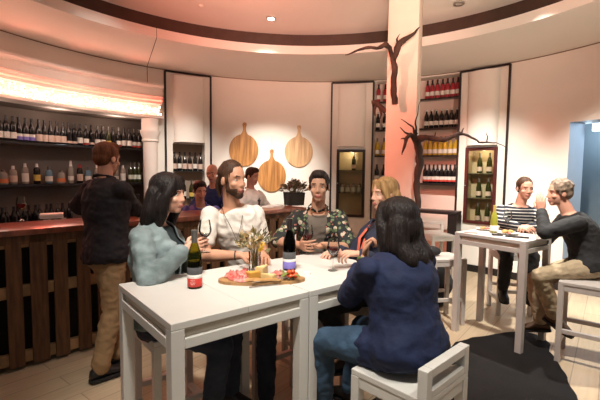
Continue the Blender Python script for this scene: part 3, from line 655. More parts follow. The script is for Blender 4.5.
fold(-.10,-.044,.040,salami,'pale pink folded slice of cured meat at the front edge of the board',CM,.4,hh=.018)
fold(-.095,.030,.040,meat,'rumpled cured meat slice leaning on the golden cheese',CM,3.1,hh=.034)
fold(-.130,.012,.034,salami,'pink slice lying on top of the dark red cured meat',CM,6.0,z=.032,hh=.020)
fold(.062,.0,.038,salami,'heap of mottled pink salami slices in the middle of the board',CM,4.1,hh=.026)
fold(.098,.032,.036,salami,'mottled pink salami slice next to the tomatoes',CM,5.3,hh=.026)
fold(.078,.012,.030,meat,'dark red slice resting on the heap of pink salami',CM,7.1,z=.034,hh=.016)
def wedge(x,y,rz,l,w,h,m,label,z=.016):
    b=MB(); b.prism([(-l/2,-w/2),(l/2,-w*.12),(l/2,w*.12),(-l/2,w/2)],0,h); bmesh.ops.bevel(b.bm,geom=list(b.bm.edges),offset=.003,segments=2,affect='EDGES'); tag(b.build('cheese_wedge',m,loc=onb(x,y,z),rz=rz+ang),label,'food','cheese wedges')
wedge(.005,.05,1.0,.085,.05,.055,cheese,'tall pale cheese wedge standing at the back of the board'); wedge(-.035,.01,.4,.09,.06,.036,cheese2,'golden low cheese wedge in the centre of the board'); wedge(.03,-.025,2.6,.08,.045,.03,cheese,'small pale cheese wedge at the front of the board')
for i,(x,y,rz) in enumerate(((-.05,-.05,.2),(-.005,-.062,.0),(.05,-.055,-.3))):
    b=MB(); b.ell((0,0,.007),(.052,.026,.007),sub=3); tag(b.build('flatbread_piece',crack,loc=onb(x,y),rz=rz),'oval piece of flatbread along the front of the board, %s from the green bottle'%ORD[i],'food','flatbread pieces')
k=0
for i,(x,y,z) in enumerate(((.125,-.015,.016),(.150,-.02,.016),(.172,-.008,.016),(.135,.012,.016),(.160,.016,.016),(.180,.02,.016),(.142,-.004,.036),(.162,.002,.036))):
    e=empty('cherry_tomato',onb(x,y,z),i); MB().ell((0,0,.0125),(.0135,.0135,.0125),sub=3).build('fruit',tomato,e)
    tag(e,('cherry tomato on top of the heap on the board, %s'%('nearer the salami','nearer the tealight')[i-6]) if i>5 else 'cherry tomato low in the heap, %s from the salami in the %s row'%(ORD[i%3],('front','back')[i//3]),'food','cherry tomatoes')
for i,(x,y) in enumerate(((.118,-.042),(.138,-.05),(.158,-.046),(.118,.045))):
    b=MB(); b.ell((0,0,.008),(.011,.008,.008)); tag(b.build('olive',olivem,loc=onb(x,y),rz=i),'dark olive on the board before the tomatoes, %s from the salami'%ORD[i] if i<3 else 'dark olive at the back of the board behind the tomatoes','food','olives')
for i,(x,y,rz) in enumerate(((.100,-.025,.6),(.150,-.035,-.5),(.11,.01,2))):
    b=MB(); rs=[]
    for j in range(7):
        t=j/6; w_=.017*math.sin(PI*min(1,.08+t*.92))+.001; zc=.008+.022*math.sin(PI*t*.8); rs.append([V((t*.055,-w_,zc)),V((t*.055,0,zc-.004)),V((t*.055,w_,zc)),V((t*.055,0,zc-.002))])
    b.rings(rs); tag(b.build('basil_leaf',leafg,loc=onb(x,y),rz=rz),'green basil leaf tucked %s'%('between salami and tomatoes at the front','in front of the tomatoes','behind the salami beside the tomatoes')[i],'food','basil leaves')
e=empty('table_knife',onb(.03,-.088,0)+V((0,0,.004)),.35+ang)
MB().bar((-.02,0,.0045),(.085,0,.0035),.014,.003,bev=.001).build('blade',steel,e); MB().bar((-.10,0,.004),(-.02,0,.004),.013,.007,bev=.002).build('handle',steel,e); tag(e,'steel table knife lying against the front of the serving board','knife')
e.location.z=1.0
e=empty('table_fork',onb(.055,-.062,.022),.30+ang)
MB().bar((-.11,0,0),(.02,0,.004),.009,.003,bev=.001).build('handle',steel,e); f=MB(); 
f.bar((.02,0,.004),(.04,0,.006),.022,.002)
for y in (-.009,-.003,.003,.009): f.bar((.04,y,.006),(.08,y,.010),.003,.002)
f.build('tines',steel,e); tag(e,'steel fork resting over the flatbread on the serving board','fork')
pos=at(307,274.5,1.0); e=empty('tealight',(pos.x,pos.y,1.0)); MB().lathe([(.019,0),(.02,.014),(.0185,.014),(.018,.010),(0,.010)],n=24).build('cup',paper,e); MB().tube([(0,0,.009),(.001,0,.017)],.001,6).build('wick',black,e); tag(e,'small white tealight beside the tip of the serving board','tealight')
# ------------------------------------------------------------------ things on the bar
def pbar(px,py): p=at(px,py,1.1095); return V((p.x,p.y,1.1095))
p=pbar(22,220.5); wine_glass(p,'tall glass of red wine on the bar left of the standing man',.15,s=1.02)
p=pbar(53,218.5); e=empty('napkin_stack',p+u*.0+v*.05,.55)
for i in range(4): 
    MB().box((random.uniform(-.004,.004),random.uniform(-.004,.004),.006+i*.011),(.19,.13,.0105),M.Rotation(random.uniform(-.04,.04),3,'Z'),bev=.003).build('napkin',paper,e)
tag(e,'stack of folded white napkins on the bar at the standing man\'s elbow','napkins')
p=pbar(137.5,217.5); p=p+v*.16; e=empty('chalkboard_sign',p,-.12)
MB().box((0,0,.115),(.17,.014,.22),M.Rotation(-.12,3,'X'),bev=.002).build('board',mm('chalk_black',(.02,.018,.018),.7,noise_amt=.3,noise_scale=12),e)
MB().box((0,.02,.0125),(.16,.05,.025)).build('foot',pallet,e)
s_=MB(); 
for (z,x0,x1) in ((.165,-.05,.055),(.125,-.06,.06),(.085,-.045,.05),(.055,-.04,.045)):
    q=[]; n=26
    for i in range(n+1):
        t=i/n; x=x0+(x1-x0)*t; zz=z+.007*math.sin(t*31)+.003*math.sin(t*57+z*100); q.append((x,-.009+(zz-.115)*.12,zz))
    s_.tube(q,.0011,4)
s_.build('chalk_writing',paper,e); tag(e,'small chalkboard with white handwriting on the bar past the standing man','sign')
p=pbar(299,205.5); e=empty('plant_pot',p+v*.1,.5); e.scale=(1.2,1.2,1.12)
MB().rings([[V((x*s,y*s,z)) for x,y in ((-1,-1),(1,-1),(1,1),(-1,1))] for s,z in ((.085,0),(.095,.16),(.088,.16),(.086,.13))]).build('pot',mm('pot_black',(.02,.018,.016),.6,noise_amt=.3),e,smooth=False)
lf=MB(); st=MB(); lf2=MB()
for i in range(95):
    a=random.uniform(0,2*PI); rr=random.uniform(.0,.17); h=.30-rr*.55+random.uniform(-.04,.03); p2=V((math.cos(a)*rr,math.sin(a)*rr,h)); p0=V((math.cos(a)*rr*.3,math.sin(a)*rr*.3,.14)); st.tube([p0,p2],[.002,.0012],4)
    for k in range(3):
        dd=(V((math.cos(a),math.sin(a),.4))+V((random.uniform(-1,1),random.uniform(-1,1),random.uniform(-.6,.9)))).normalized(); n_=dd.orthogonal().normalized()*.014; q=p0.lerp(p2,.75+.12*k); L_=random.uniform(.035,.06)
        (lf if i%3 else lf2).rings([[q,q+n_*.1,q+V((0,0,.001))],[q+dd*L_*.5-n_,q+dd*L_*.5+n_,q+dd*L_*.5+V((0,0,.004))],[q+dd*L_,q+dd*L_+n_*.1,q+dd*L_+V((0,0,.001))]])
o=lf.build('leaf',mm('plant_brown_green',(.12,.10,.05),.6,noise_amt=.5,noise_scale=15),e); o['kind']='stuff'; o=lf2.build('leaf',mm('plant_pale',(.42,.27,.18),.6,noise_amt=.4,noise_scale=15),e); o['kind']='stuff'; st.build('stem',stemm,e)
tag(e,'bushy brown green plant in a square black pot on the bar','potted plant')
p=pbar(265,207.5)+v*.12; tag(MB().lathe([(.035,0),(.035,.012),(.012,.02),(.012,.07),(.022,.075),(.022,.085),(.01,.10),(0,.125)],n=18).build('table_ornament',black,loc=p),'small black ornament on the bar behind the bearded man','ornament')
for k,(px,py,rz) in enumerate(((272,208,.3),(280,207,.8))):
    p=pbar(px,py)+v*.16; b=MB(); b.prism([(-.11,-.08),(.11,-.08),(.11,.08),(-.11,.08)],0,.004); tag(b.build('menu_sheet',paper,loc=p+V((0,0,.001)),rz=rz,smooth=False),'white menu sheet lying on the bar, %s the black ornament'%('nearer to','further from')[k],'paper','menu sheets')
# ------------------------------------------------------------------ things on the far table
def pf(px,py): p=at(px,py,1.0); return V((p.x,p.y,1.0))
p=pf(493.5,232.5); big_bottle(p,mm('olive_glass_light',(.30,.30,.04),.1,noise_amt=.1),None,[(.02,.085,paper,'label')],mm('capsule_gold',(.55,.42,.10),.4,noise_amt=.1),'yellow green wine bottle with a white label on the far table',.84)
p=pf(507,231); wine_glass(p,'empty wine glass on the far table before the striped man',0,s=1.0)
def plate(px,py,r,label,food,fl):
    p=pf(px,py); e=MB().lathe([(r*.55,0),(r*.6,.003),(r,.014),(r,.016),(r*.6,.006),(0,.006)],n=32).build('plate',mm('plate_white',(.8,.77,.72),.25,noise_amt=.02),loc=p); tag(e,label,'plate')
    for i,(dx,dy,m,rr) in enumerate(food):
        b=MB(); b.ell((0,0,rr*.55),(rr,rr*.8,rr*.55),sub=3)
        for q in b.bm.verts: q.co*=1+.18*noise.noise(q.co*60+V((i,0,0)))
        tag(b.build('snack',m,loc=p+V((dx,dy,.005))),fl[i],'food')
plate(485,230,.085,'small white plate with snacks beside the yellow green bottle',[(-.02,0,crack,.03),(.03,.01,meat,.022)],['toasted bread piece on the small plate by the yellow green bottle','red snack on the small plate by the yellow green bottle'])
plate(508,234,.10,'white plate of food before the striped man\'s hands',[(-.03,.0,crack,.035),(.03,.015,cheese2,.03),(.0,-.03,meat,.02)],['bread roll on the plate before the striped man','golden cheese piece on the plate before the striped man','red meat morsel on the plate before the striped man'])
for k,(px,py,l,w_,rz,lab) in enumerate(((517,237.5,.19,.045,-.55,'black folded glasses case lying near the corner of the far table'),(497,235.3,.09,.06,-.3,'black phone lying by the bottle on the far table'),(471,232.8,.12,.06,-.5,'dark folded leaflet at the left corner of the far table'))):
    p=pf(px,py); tag(MB().box((0,0,.006 if k<2 else .002),(l,w_,.012 if k<2 else .004),bev=.002).build(('glasses_case','phone','leaflet')[k],black if k<2 else mm('leaflet_brown',(.22,.16,.14),.5,noise_amt=.2),loc=p,rz=rz),lab,('case','phone','leaflet')[k])
# ------------------------------------------------------------------ people
def fuse(b,voxel,it=3,name='m'):
    me=bpy.data.meshes.new('tmp'); bmesh.ops.recalc_face_normals(b.bm,faces=b.bm.faces); b.bm.to_mesh(me); b.bm.free()
    o=bpy.data.objects.new('tmp',me); COL.objects.link(o)
    m=o.modifiers.new('r','REMESH'); m.mode='VOXEL'; m.voxel_size=voxel
    s=o.modifiers.new('s','SMOOTH'); s.iterations=it; s.factor=.5
    bpy.context.view_layer.update(); dg=bpy.context.evaluated_depsgraph_get()
    r=bpy.data.meshes.new_from_object(o.evaluated_get(dg)); bpy.data.objects.remove(o); bpy.data.meshes.remove(me)
    r.name=name; smooth(r); return r
def displ(me,fn):
    n=len(me.vertices); co=[0.0]*(3*n); no=[0.0]*(3*n); me.vertices.foreach_get('co',co); me.vertices.foreach_get('normal',no)
    for i in range(n):
        k=3*i; d=fn(V(co[k:k+3])); co[k]+=no[k]*d; co[k+1]+=no[k+1]*d; co[k+2]+=no[k+2]*d
    me.vertices.foreach_set('co',co); me.update()
def smooth(me): me.polygons.foreach_set('use_smooth',[True]*len(me.polygons)); me.update()
def ik(a,t,l1,l2,hint):
    a=V(a);t=V(t);d=t-a;L=d.length
    if L>(l1+l2)*.995: print('REACH',L,l1+l2); d=d*((l1+l2)*.995/L); t=a+d; L=d.length
    x=(l1*l1-l2*l2+L*L)/(2*L); h=math.sqrt(max(0,l1*l1-x*x)); dn=d.normalized(); hv=V(hint); hv=(hv-dn*hv.dot(dn)).normalized()
    return a+dn*x+hv*h,t
MALE=[(-.24,.07,.07),(-.17,.135,.105),(-.05,.168,.118),(.08,.168,.118),(.25,.155,.112),(.42,.155,.11),(.6,.17,.118),(.76,.18,.115),(.87,.165,.095),(.94,.115,.075),(1.0,.062,.058)]
FEM=[(-.25,.07,.07),(-.18,.14,.105),(-.05,.178,.12),(.08,.172,.118),(.25,.148,.108),(.40,.14,.105),(.58,.152,.122),(.72,.160,.122),(.85,.148,.092),(.93,.105,.07),(1.0,.053,.05)]
def skinmat(k,c): return mm('skin_'+k,c,.5,noise_amt=.12,noise_scale=12,spec=.4)
def hairm(k,c): return mm('hair_'+k,c,.5,noise_amt=.45,noise_scale=22,stretch=(2.5,2.5,.35),bump=.6,bump_scale=60,spec=.22)
def cloth(k,c,**kw):
    a=dict(rough=.85,noise_amt=.18,noise_scale=9,bump=.55,bump_scale=26); a.update(kw); return mm('cloth_'+k,c,**a)
def person(label,hip,T,pf,sf,head,hf,s=1.0,fem=False,arms={},legs={},skin=None,hair=None,hairspec='short',tops=(),bottom=None,shoes=None,back=0.0,wid=1.0,hairlen=None,hairw=1.0,hairback=.09,vox=.0065,group=None,lipc=(.42,.14,.11),seed=0,bare=None,headtilt=0):
    hip=V(hip);T=V(T);head=V(head); pf=V((pf[0],pf[1],0)).normalized(); sf=V((sf[0],sf[1],0)).normalized()
    pr=V((pf.y,-pf.x,0)); sr=V((sf.y,-sf.x,0)); up=(T-hip).normalized(); L=(T-hip).length
    sec=FEM if fem else MALE
    def frame_at(t):
        tc=max(0,min(1,t)); c=hip+(T-hip)*t - (pf+sf)*.5*back*math.sin(PI*tc)
        r=pr.lerp(sr,tc).normalized(); f=pf.lerp(sf,tc).normalized(); f=(f-up*f.dot(up)).normalized(); r=(r-up*r.dot(up)).normalized()
        return c,r,f
    def secat(t):
        for q0,q1 in zip(sec,sec[1:]):
            if q0[0]<=t<=q1[0]:
                k=(t-q0[0])/(q1[0]-q0[0]); return q0[1]+(q1[1]-q0[1])*k,q0[2]+(q1[2]-q0[2])*k
        return sec[-1][1:] if t>sec[-1][0] else sec[0][1:]
    def torso(b,t0,t1,e,n=14,flare=0):
        rs=[]
        for i in range(n+1):
            t=t0+(t1-t0)*i/n; a,d=secat(t); c,r,f=frame_at(t); fl=flare*max(0,1-(t-t0)/.35); a=(a*s*wid+e+fl); d=(d*s*wid+e+fl)
            rs.append([c+r*a*math.copysign(abs(math.cos(q))**.85,math.cos(q))+f*d*math.copysign(abs(math.sin(q))**.85,math.sin(q)) for q in [2*PI*k/24 for k in range(24)]])
        b.rings(rs)
    sw=(.165 if fem else .185)*s*wid; J={}
    for sd,sg in (('R',1),('L',-1)):
        sh=T-up*.074*s+sr*sg*sw; J['S'+sd]=sh
        a=arms[sd]; l1,l2=.285*s,.255*s; el,wr=ik(sh,a[0],l1,l2,a[1]); J['E'+sd]=el; J['W'+sd]=wr
        hp=hip+pr*sg*.09*s; J['H'+sd]=hp
        lg=legs[sd]; kn,an=ik(hp,lg[0],.43*s,.42*s,lg[1]); J['K'+sd]=kn; J['A'+sd]=an
    hd=V(hf).normalized(); hr=V((hd.y,-hd.x,0)).normalized(); hu=hr.cross(hd).normalized()
    if headtilt: q=M.Rotation(headtilt,3,hd); hr=q@hr; hu=q@hu
    HM=M((hr,hd,hu)).transposed(); hs=s if not fem else s*.97
    def hp_(x,y,z): return head+HM@(V((x,y,z))*hs)
    def hell(b,c,r,mi=0,sub=3): b.ell(hp_(*c),[q*hs for q in r],HM,mi,sub)
    b=MB(); torso(b,-.24,1.0,0)
    if fem:
        c,r,f=frame_at(.66)
        for sg in (-1,1): b.ell(c+f*.085*s*wid+r*sg*.075*s,(.062*s,)*3)
    ar=[.050*s,.040*s,.026*s] if not fem else [.045*s,.036*s,.023*s]
    for sd in 'RL':
        b.caps([J['S'+sd],J['S'+sd].lerp(J['E'+sd],.4),J['E'+sd],J['E'+sd].lerp(J['W'+sd],.3),J['W'+sd]],[ar[0]*1.1,ar[0],ar[1],ar[1]*1.06,ar[2]])
        H_,K_,A_=J['H'+sd],J['K'+sd],J['A'+sd]; lw=s*(1.05 if fem else 1.0)
        b.caps([H_,H_.lerp(K_,.5),K_,K_.lerp(A_,.3),A_],[.088*lw,.076*lw,.055*lw,.054*lw,.036*lw])
        td=V(legs[sd][2]).normalized(); b.caps([A_-td*.03*s+V((0,0,-.045))*s,A_+td*.13*s+V((0,0,-.055))*s,A_+td*.165*s+V((0,0,-.058))*s],[.026*s,.022*s,.014*s]); b.caps([A_,A_+V((0,0,-.03))*s],[.034*s,.030*s])
    nb=hp_(0,-.02,-.06); b.caps([T-up*.03*s,nb],[.058*s if not fem else .048*s,.054*s if not fem else .045*s])
    # head
    hell(b,(0,-.012,.035),(.074,.095,.088)); hell(b,(0,.028,-.035),(.058,.060,.076)); hell(b,(0,.058,-.088),(.030,.026,.024)); hell(b,(0,.02,-.07),(.050,.055,.040))
    hell(b,(0,.064,.033),(.052,.021,.013))
    for sg in (-1,1):
        hell(b,(sg*.040,.055,-.024),(.022,.022,.020)); hell(b,(sg*.077,-.012,-.008),(.010,.020,.031),sub=2); hell(b,(sg*.011,.089,-.029),(.009,.010,.007),sub=2)
    b.caps([hp_(0,.080,.022),hp_(0,.091,-.008),hp_(0,.096,-.025)],[.008*hs,.0095*hs,.0115*hs])
    hell(b,(0,.086,-.057),(.023,.010,.0065)); hell(b,(0,.084,-.068),(.020,.010,.007))
    # palms
    F=[]
    for sd in 'RL':
        W=J['W'+sd]; a=arms[sd]; d=V(a[2]).normalized(); n=V(a[3]); n=(n-d*n.dot(d)).normalized(); th=d.cross(n)
        if th.dot(V(a[4]))<0: th=-th
        curl=a[5] if len(a)>5 else .5; hsz=s*(.93 if fem else 1)
        spread=a[6] if len(a)>6 else 1.0
        for i in range(4):
            o=(.030-.0205*i)*hsz; kn=W+d*(.088-.004*abs(i-1))*hsz+th*o
            b.caps([W+d*.012*hsz+th*o*.5,W+d*.05*hsz+th*o*.9,kn],[.016*hsz,.0145*hsz,.0115*hsz])
            ln=(.94,1.05,.97,.76)[i]*hsz; p=kn; dirv=(d+th*(.11-.075*i)*spread).normalized(); ax=n.cross(dirv).normalized()*-1; pts=[kn-dirv*.012,kn]; ang_=0
            for k,sg_ in enumerate((.043,.026,.021)):
                ang_+=curl*(.75,1.0,.6)[k]*(1+.08*i); q=dirv*math.cos(ang_)+n*math.sin(ang_); p=p+q*sg_*ln; pts.append(p)
            F.append((pts,[.0095*hsz,.0095*hsz,.0088*hsz,.0080*hsz,.0066*hsz]))
        t0=W+d*.022*hsz+th*.022*hsz; tc=a[7] if len(a)>7 else .5
        t1=t0+(d*.55+th*.75+n*.25).normalized()*.043*hsz; t2=t1+(d*.9+th*(.45-tc*.6)+n*.5*tc*1.6).normalized()*.032*hsz; t3=t2+(d*.9+th*(.2-tc*.9)+n*tc*1.1).normalized()*.024*hsz
        F.append(([t0,t1,t2,t3],[.014*hsz,.0115*hsz,.010*hsz,.0075*hsz])); J['G'+sd]=W+d*.095*hsz+n*.035*hsz
    body=fuse(b,vox,2,'person')
    # faces' materials
    HI=HM.transposed(); 
    body.materials.append(skin); body.materials.append(mm('lips_%d'%seed,lipc,.5,noise_amt=.1)); body.materials.append(hair); body.materials.append(mm('eye_white',(.52,.48,.44),.3,noise_amt=.02)); body.materials.append(mm('eye_iris',(.05,.03,.02),.2,noise_amt=.1))
    n=len(body.polygons); ce=[0.0]*(3*n); body.polygons.foreach_get('center',ce); mi=[0]*n
    for i in range(n):
        q=V(ce[3*i:3*i+3])-head
        if q.length_squared>.05: continue
        q=HI@q/hs
        if q.y>.05 and abs(q.x)<.024 and -.074<q.z<-.052: mi[i]=1
        elif q.y>.06 and .016<abs(q.x)<.046 and .029<q.z<.036: mi[i]=2
    body.polygons.foreach_set('material_index',mi); body.update()
    b=MB(); b.bm.from_mesh(body)
    for f in b.bm.faces: f.smooth=True
    for sg in (-1,1):
        b.ell(hp_(sg*.031,.0605,.006),(.0125*hs,.012*hs,.0065*hs),HM,3,2); b.ell(hp_(sg*.031,.0688,.006),(.0058*hs,.0050*hs,.0058*hs),HM,4,2)
    for pts,rd in F:
        b.caps([],[]); 
        q=[];rr=[]
        for i in range(len(pts)-1): q+=[pts[i],pts[i].lerp(pts[i+1],.5)]; rr+=[rd[i],(rd[i]+rd[i+1])/2*.97]
        tip=(pts[-1]-pts[-2]).normalized(); q+=[pts[-1],pts[-1]+tip*rd[-1]*.7,pts[-1]+tip*rd[-1]]; rr+=[rd[-1],rd[-1]*.7,rd[-1]*.1]
        b.tube(q,rr,10,0)
    bmesh.ops.recalc_face_normals(b.bm,faces=b.bm.faces)
    b.bm.to_mesh(body); b.bm.free()
    smooth(body)
    root=bpy.data.objects.new('person',body); COL.objects.link(root); tag(root,label,'person',group)
    # hair
    b=MB(); it=2
    if hairspec in ('short','curly','buzz'):
        k={'short':1.045,'curly':1.06,'buzz':1.03}[hairspec]
        hell(b,(0,-.024,.047),(.0805*k,.094*k,.086*k)); hell(b,(0,-.058,.0),(.070*k,.056*k,.062*k))
        if hairspec=='short':
            hell(b,(0,.022,.108),(.060,.058,.032)); hell(b,(0,.052,.098),(.050,.030,.024))
        if hairspec=='curly':
            rnd=random.Random(seed)
            for i in range(70):
                t=rnd.uniform(0,2*PI); z=rnd.uniform(-.3,1); x=math.cos(t)*math.sqrt(1-min(1,z*z)); y=math.sin(t)*math.sqrt(1-min(1,z*z)); c=(x*.082,-.026+y*.095,.047+z*.085)
                if c[1]<.045: hell(b,c,(.018,.018,.017),sub=1)
        for sg in (-1,1): hell(b,(sg*.073,.012,.005),(.007,.014,.026),sub=2)
    elif hairspec=='ponytail':
        hell(b,(0,-.022,.046),(.081,.094,.086)); hell(b,(0,-.062,.0),(.066,.054,.062)); hell(b,(0,-.115,.015),(.024,.024,.026)); hell(b,(0,-.020,.060),(.0765,.085,.080))
        b.caps([hp_(0,-.125,.005),hp_(.0,-.135,-.05),hp_(0,-.12,-.12)],[.022*hs,.026*hs,.012*hs])
        for sg in (-1,1): hell(b,(sg*.074,.012,.005),(.008,.014,.03),sub=2)
    elif hairspec in ('long','bob'):
        hell(b,(0,-.024,.048),(.090*hairw**.5,.101*hairw**.4,.092*hairw**.3)); hell(b,(0,-.070,-.02),(.082*hairw,.060*hairw,.095))
        bl=hairlen or (-.215 if hairspec=='long' else -.135)
        for sg in (-1,1):
            b.caps([hp_(sg*.050,.040,.100),hp_(sg*.078,.040,.045),hp_(sg*.088*hairw**.5,.018,-.02),hp_(sg*.085*hairw**.5,.005,-.09),hp_(sg*.078*hairw,-.01,bl*.85)],[.022*hs,.021*hs*hairw,.026*hs*hairw,.034*hs*hairw,.018*hs])
            b.caps([hp_(sg*.060*hairw,-.06,.0),hp_(sg*.076*hairw,-.065,-.10),hp_(sg*.074*hairw,-.015-hairback*.8,bl*.65),hp_(sg*.055*hairw,.01-hairback,bl)],[.045*hs*hairw,.047*hs*hairw,.040*hs*hairw,.022*hs])
        b.caps([hp_(0,-.075,.0),hp_(0,-.088,-.1),hp_(0,-.02-hairback*.9,bl*.65),hp_(0,-hairback,bl-.01)],[.05*hs,.052*hs,.042*hs,.024*hs])
    if hairspec:
        me=fuse(b,.007,3,'hair'); kk=1 if hairspec in('long','bob','ponytail') else .6
        def hd_(co):
            q=HI@(co-head)/hs; a=math.atan2(q.x,-q.y+.0001)
            return (.0045*noise.noise(V((a*9,q.z*6,seed)))+.003*noise.noise(V((a*22,q.z*8,seed+3))))*kk
        displ(me,hd_)
        link_mesh('hair',me,hair,root)
    if bare=='beard':
        b=MB(); hell(b,(0,.030,-.062),(.0575,.060,.046)); hell(b,(0,.062,-.094),(.034,.032,.028)); 
        for sg in (-1,1): hell(b,(sg*.058,.012,-.04),(.010,.02,.045),sub=2)
        me=fuse(b,.006,2,'beard')
        bmm=bmesh.new(); bmm.from_mesh(me); bmesh.ops.delete(bmm,geom=[f for f in bmm.faces if (lambda q:q.y>.04 and abs(q.x)<.028 and -.076<q.z<-.05)(HI@(f.calc_center_median()-head)/hs)],context='FACES'); bmm.to_mesh(me); bmm.free()
        link_mesh('beard',me,hair,root)
    # clothes
    for tp in tops:
        nm,m_,e,t0,t1,sl,op=tp[:7]; wr=tp[7] if len(tp)>7 else .006; flare=tp[8] if len(tp)>8 else 0
        b=MB(); torso(b,t0,t1,e,18,flare)
        if fem:
            c,r,f=frame_at(.66)
            for sg in (-1,1): b.ell(c+f*.085*s*wid+r*sg*.072*s,(.062*s+e,)*3)
        if t0<-.13:
            for sd in 'RL': b.caps([J['H'+sd],J['H'+sd].lerp(J['K'+sd],.3)],[.088*s+e,.08*s+e])
        for sd in 'RL':
            if sl<=0: b.caps([J['S'+sd]],[ar[0]*1.0+e*.6]); continue
            k=min(sl,1); p=[J['S'+sd]-up*.0,J['S'+sd].lerp(J['E'+sd],k)]; rr=[ar[0]*1.04+e*.8,ar[0]*.98+e*.9]
            if sl>1: p.append(J['E'+sd].lerp(J['W'+sd],sl-1)); rr[-1]=ar[1]+e*1.15; rr.append(ar[1]*.8+e if sl<1.9 else ar[2]+e)
            b.caps(p,rr)
        if len(tp)>9 and tp[9]:           # collar
            c,r,f=frame_at(.99); R1=(.068 if not fem else .06)*s+e*.3
            ring=[c+up*(.012+.022*(-math.sin(q)*.5+.5))*s+r*R1*math.cos(q)+f*R1*math.sin(q) for q in [2*PI*k/14 for k in range(14)]]
            for i in range(14):
                if op and abs(((ring[i]+ring[(i+1)%14])/2-c).dot(r))<.02 and (ring[i]-c).dot(f)>0: continue
                b.caps([ring[i],ring[(i+1)%14]],[.009*s,.009*s],sub=1)
        me=fuse(b,.009,3,nm)
        displ(me,lambda p:wr*1.15*(.28+noise.noise(V((p.x*10+seed,p.y*10,p.z*15)))+.75*(.35-abs(noise.noise(V((p.x*13+p.z*8,p.y*13+seed,p.z*17-p.x*6))))*1.6)+.3*noise.noise(V((p.x*30,p.y*30+seed,p.z*34)))))
        if op:
            bmm=bmesh.new(); bmm.from_mesh(me); dl=[]
            for fc in bmm.faces:
                p=fc.calc_center_median(); t=(p-hip).dot(up)/L; c,r,f=frame_at(t); x=(p-c).dot(r); y=(p-c).dot(f); x0=op*s*(.35+.65*max(0,min(1,t)))
                if y>.02 and abs(x)<x0 and fc.normal.dot(f)>-.2 and t>t0+.02 and min((p-J[k]).length for k in('WR','WL','ER','EL'))>.06: dl.append(fc)
            bmesh.ops.delete(bmm,geom=dl,context='FACES'); bmm.to_mesh(me); bmm.free()
        smooth(me)
        o=link_mesh(nm,me,m_,root)
        if op: sm=o.modifiers.new('thick','SOLIDIFY'); sm.thickness=.006; sm.offset=-1
    if bottom:
        nm,m_,e,fr=bottom[:4]; b=MB(); torso(b,-.24,.05,e*.8,8)
        for sd in 'RL':
            H_,K_,A_=J['H'+sd],J['K'+sd],J['A'+sd]; E_=K_.lerp(A_,fr); lw=s*(1.05 if fem else 1.0); wd=bottom[4] if len(bottom)>4 else .0
            b.caps([H_,H_.lerp(K_,.5),K_,K_.lerp(A_,.3),E_],[.088*lw+e,.077*lw+e,.057*lw+e,.056*lw+e+wd*.5,.044*lw+e+wd])
        me=fuse(b,.009,3,nm)
        displ(me,lambda p:.006*(.8*(.35-abs(noise.noise(V((p.x*14+p.z*6,p.y*14+seed,p.z*18-p.x*5))))*1.6)+noise.noise(V((p.x*12+seed,p.y*12,p.z*15)))+.6*noise.noise(V((p.x*28,p.y*28+seed,p.z*36)))))
        link_mesh(nm,me,m_,root)
    if shoes:
        m_,sole=shoes
        for sd in 'RL':
            A_=J['A'+sd]; td=V(legs[sd][2]).normalized(); rt=V((td.y,-td.x,0)).normalized(); uz=rt.cross(td).normalized()
            base=A_-uz*.085*s
            def ring(x,w_,z0,z1): return [base+td*x*s+rt*w_*s*math.cos(q)+uz*s*(z0+(z1-z0)*(.5+.5*math.sin(q))**.8) for q in [2*PI*k/16 for k in range(16)]]
            rs=[ring(-.075,.016,.02,.055),ring(-.065,.032,.012,.085),ring(-.03,.039,.010,.115),ring(.03,.042,.010,.105),ring(.08,.046,.010,.078),ring(.13,.048,.010,.060),ring(.17,.040,.010,.048),ring(.195,.020,.014,.034)]
            sh=MB().rings(rs).build('shoe',m_,root)
            out=[(-.078,.018),(-.066,.034),(-.03,.041),(.03,.043),(.08,.048),(.13,.051),(.17,.043),(.198,.02)]
            pl=[(x,w_) for x,w_ in out]+[(x,-w_) for x,w_ in reversed(out)]
            MB().prism(pl,-.003,.016,f=lambda x,y,z:base+td*x*s+rt*y*s+uz*z*s).build('sole',sole,sh)
    return root,J,HM,head
# ------------------------------------------------------------------ the guests
fair=skinmat('fair',(.62,.33,.23)); tan=skinmat('tan',(.50,.25,.155)); ruddy=skinmat('ruddy',(.58,.29,.20)); olive_s=skinmat('olive',(.47,.25,.16))
blackh=hairm('black',(.016,.011,.010)); brownh=hairm('brown',(.065,.030,.016)); ginger=hairm('auburn',(.17,.058,.024)); blond=hairm('blonde',(.42,.24,.10)); greyh=hairm('grey',(.26,.19,.14)); dkh=hairm('dark',(.028,.018,.014))
blksole=mm('sole_black',(.012,.011,.011),.7,noise_amt=.2); whsole=mm('sole_pale',(.6,.57,.52),.6,noise_amt=.1)
blkshoe=mm('leather_black',(.014,.012,.012),.4,noise_amt=.3); brshoe=mm('leather_brown',(.085,.045,.025),.5,noise_amt=.4)
jeans=cloth('dark_denim',(.018,.026,.050),noise_amt=.4); jeans2=cloth('blue_denim',(.030,.065,.115),noise_amt=.4,noise_scale=6); khaki=cloth('khaki',(.27,.165,.080),noise_amt=.08); khaki2=cloth('khaki_light',(.32,.245,.155),noise_amt=.07); blackc=cloth('black',(.012,.012,.014))
D0=(0,0,-1)
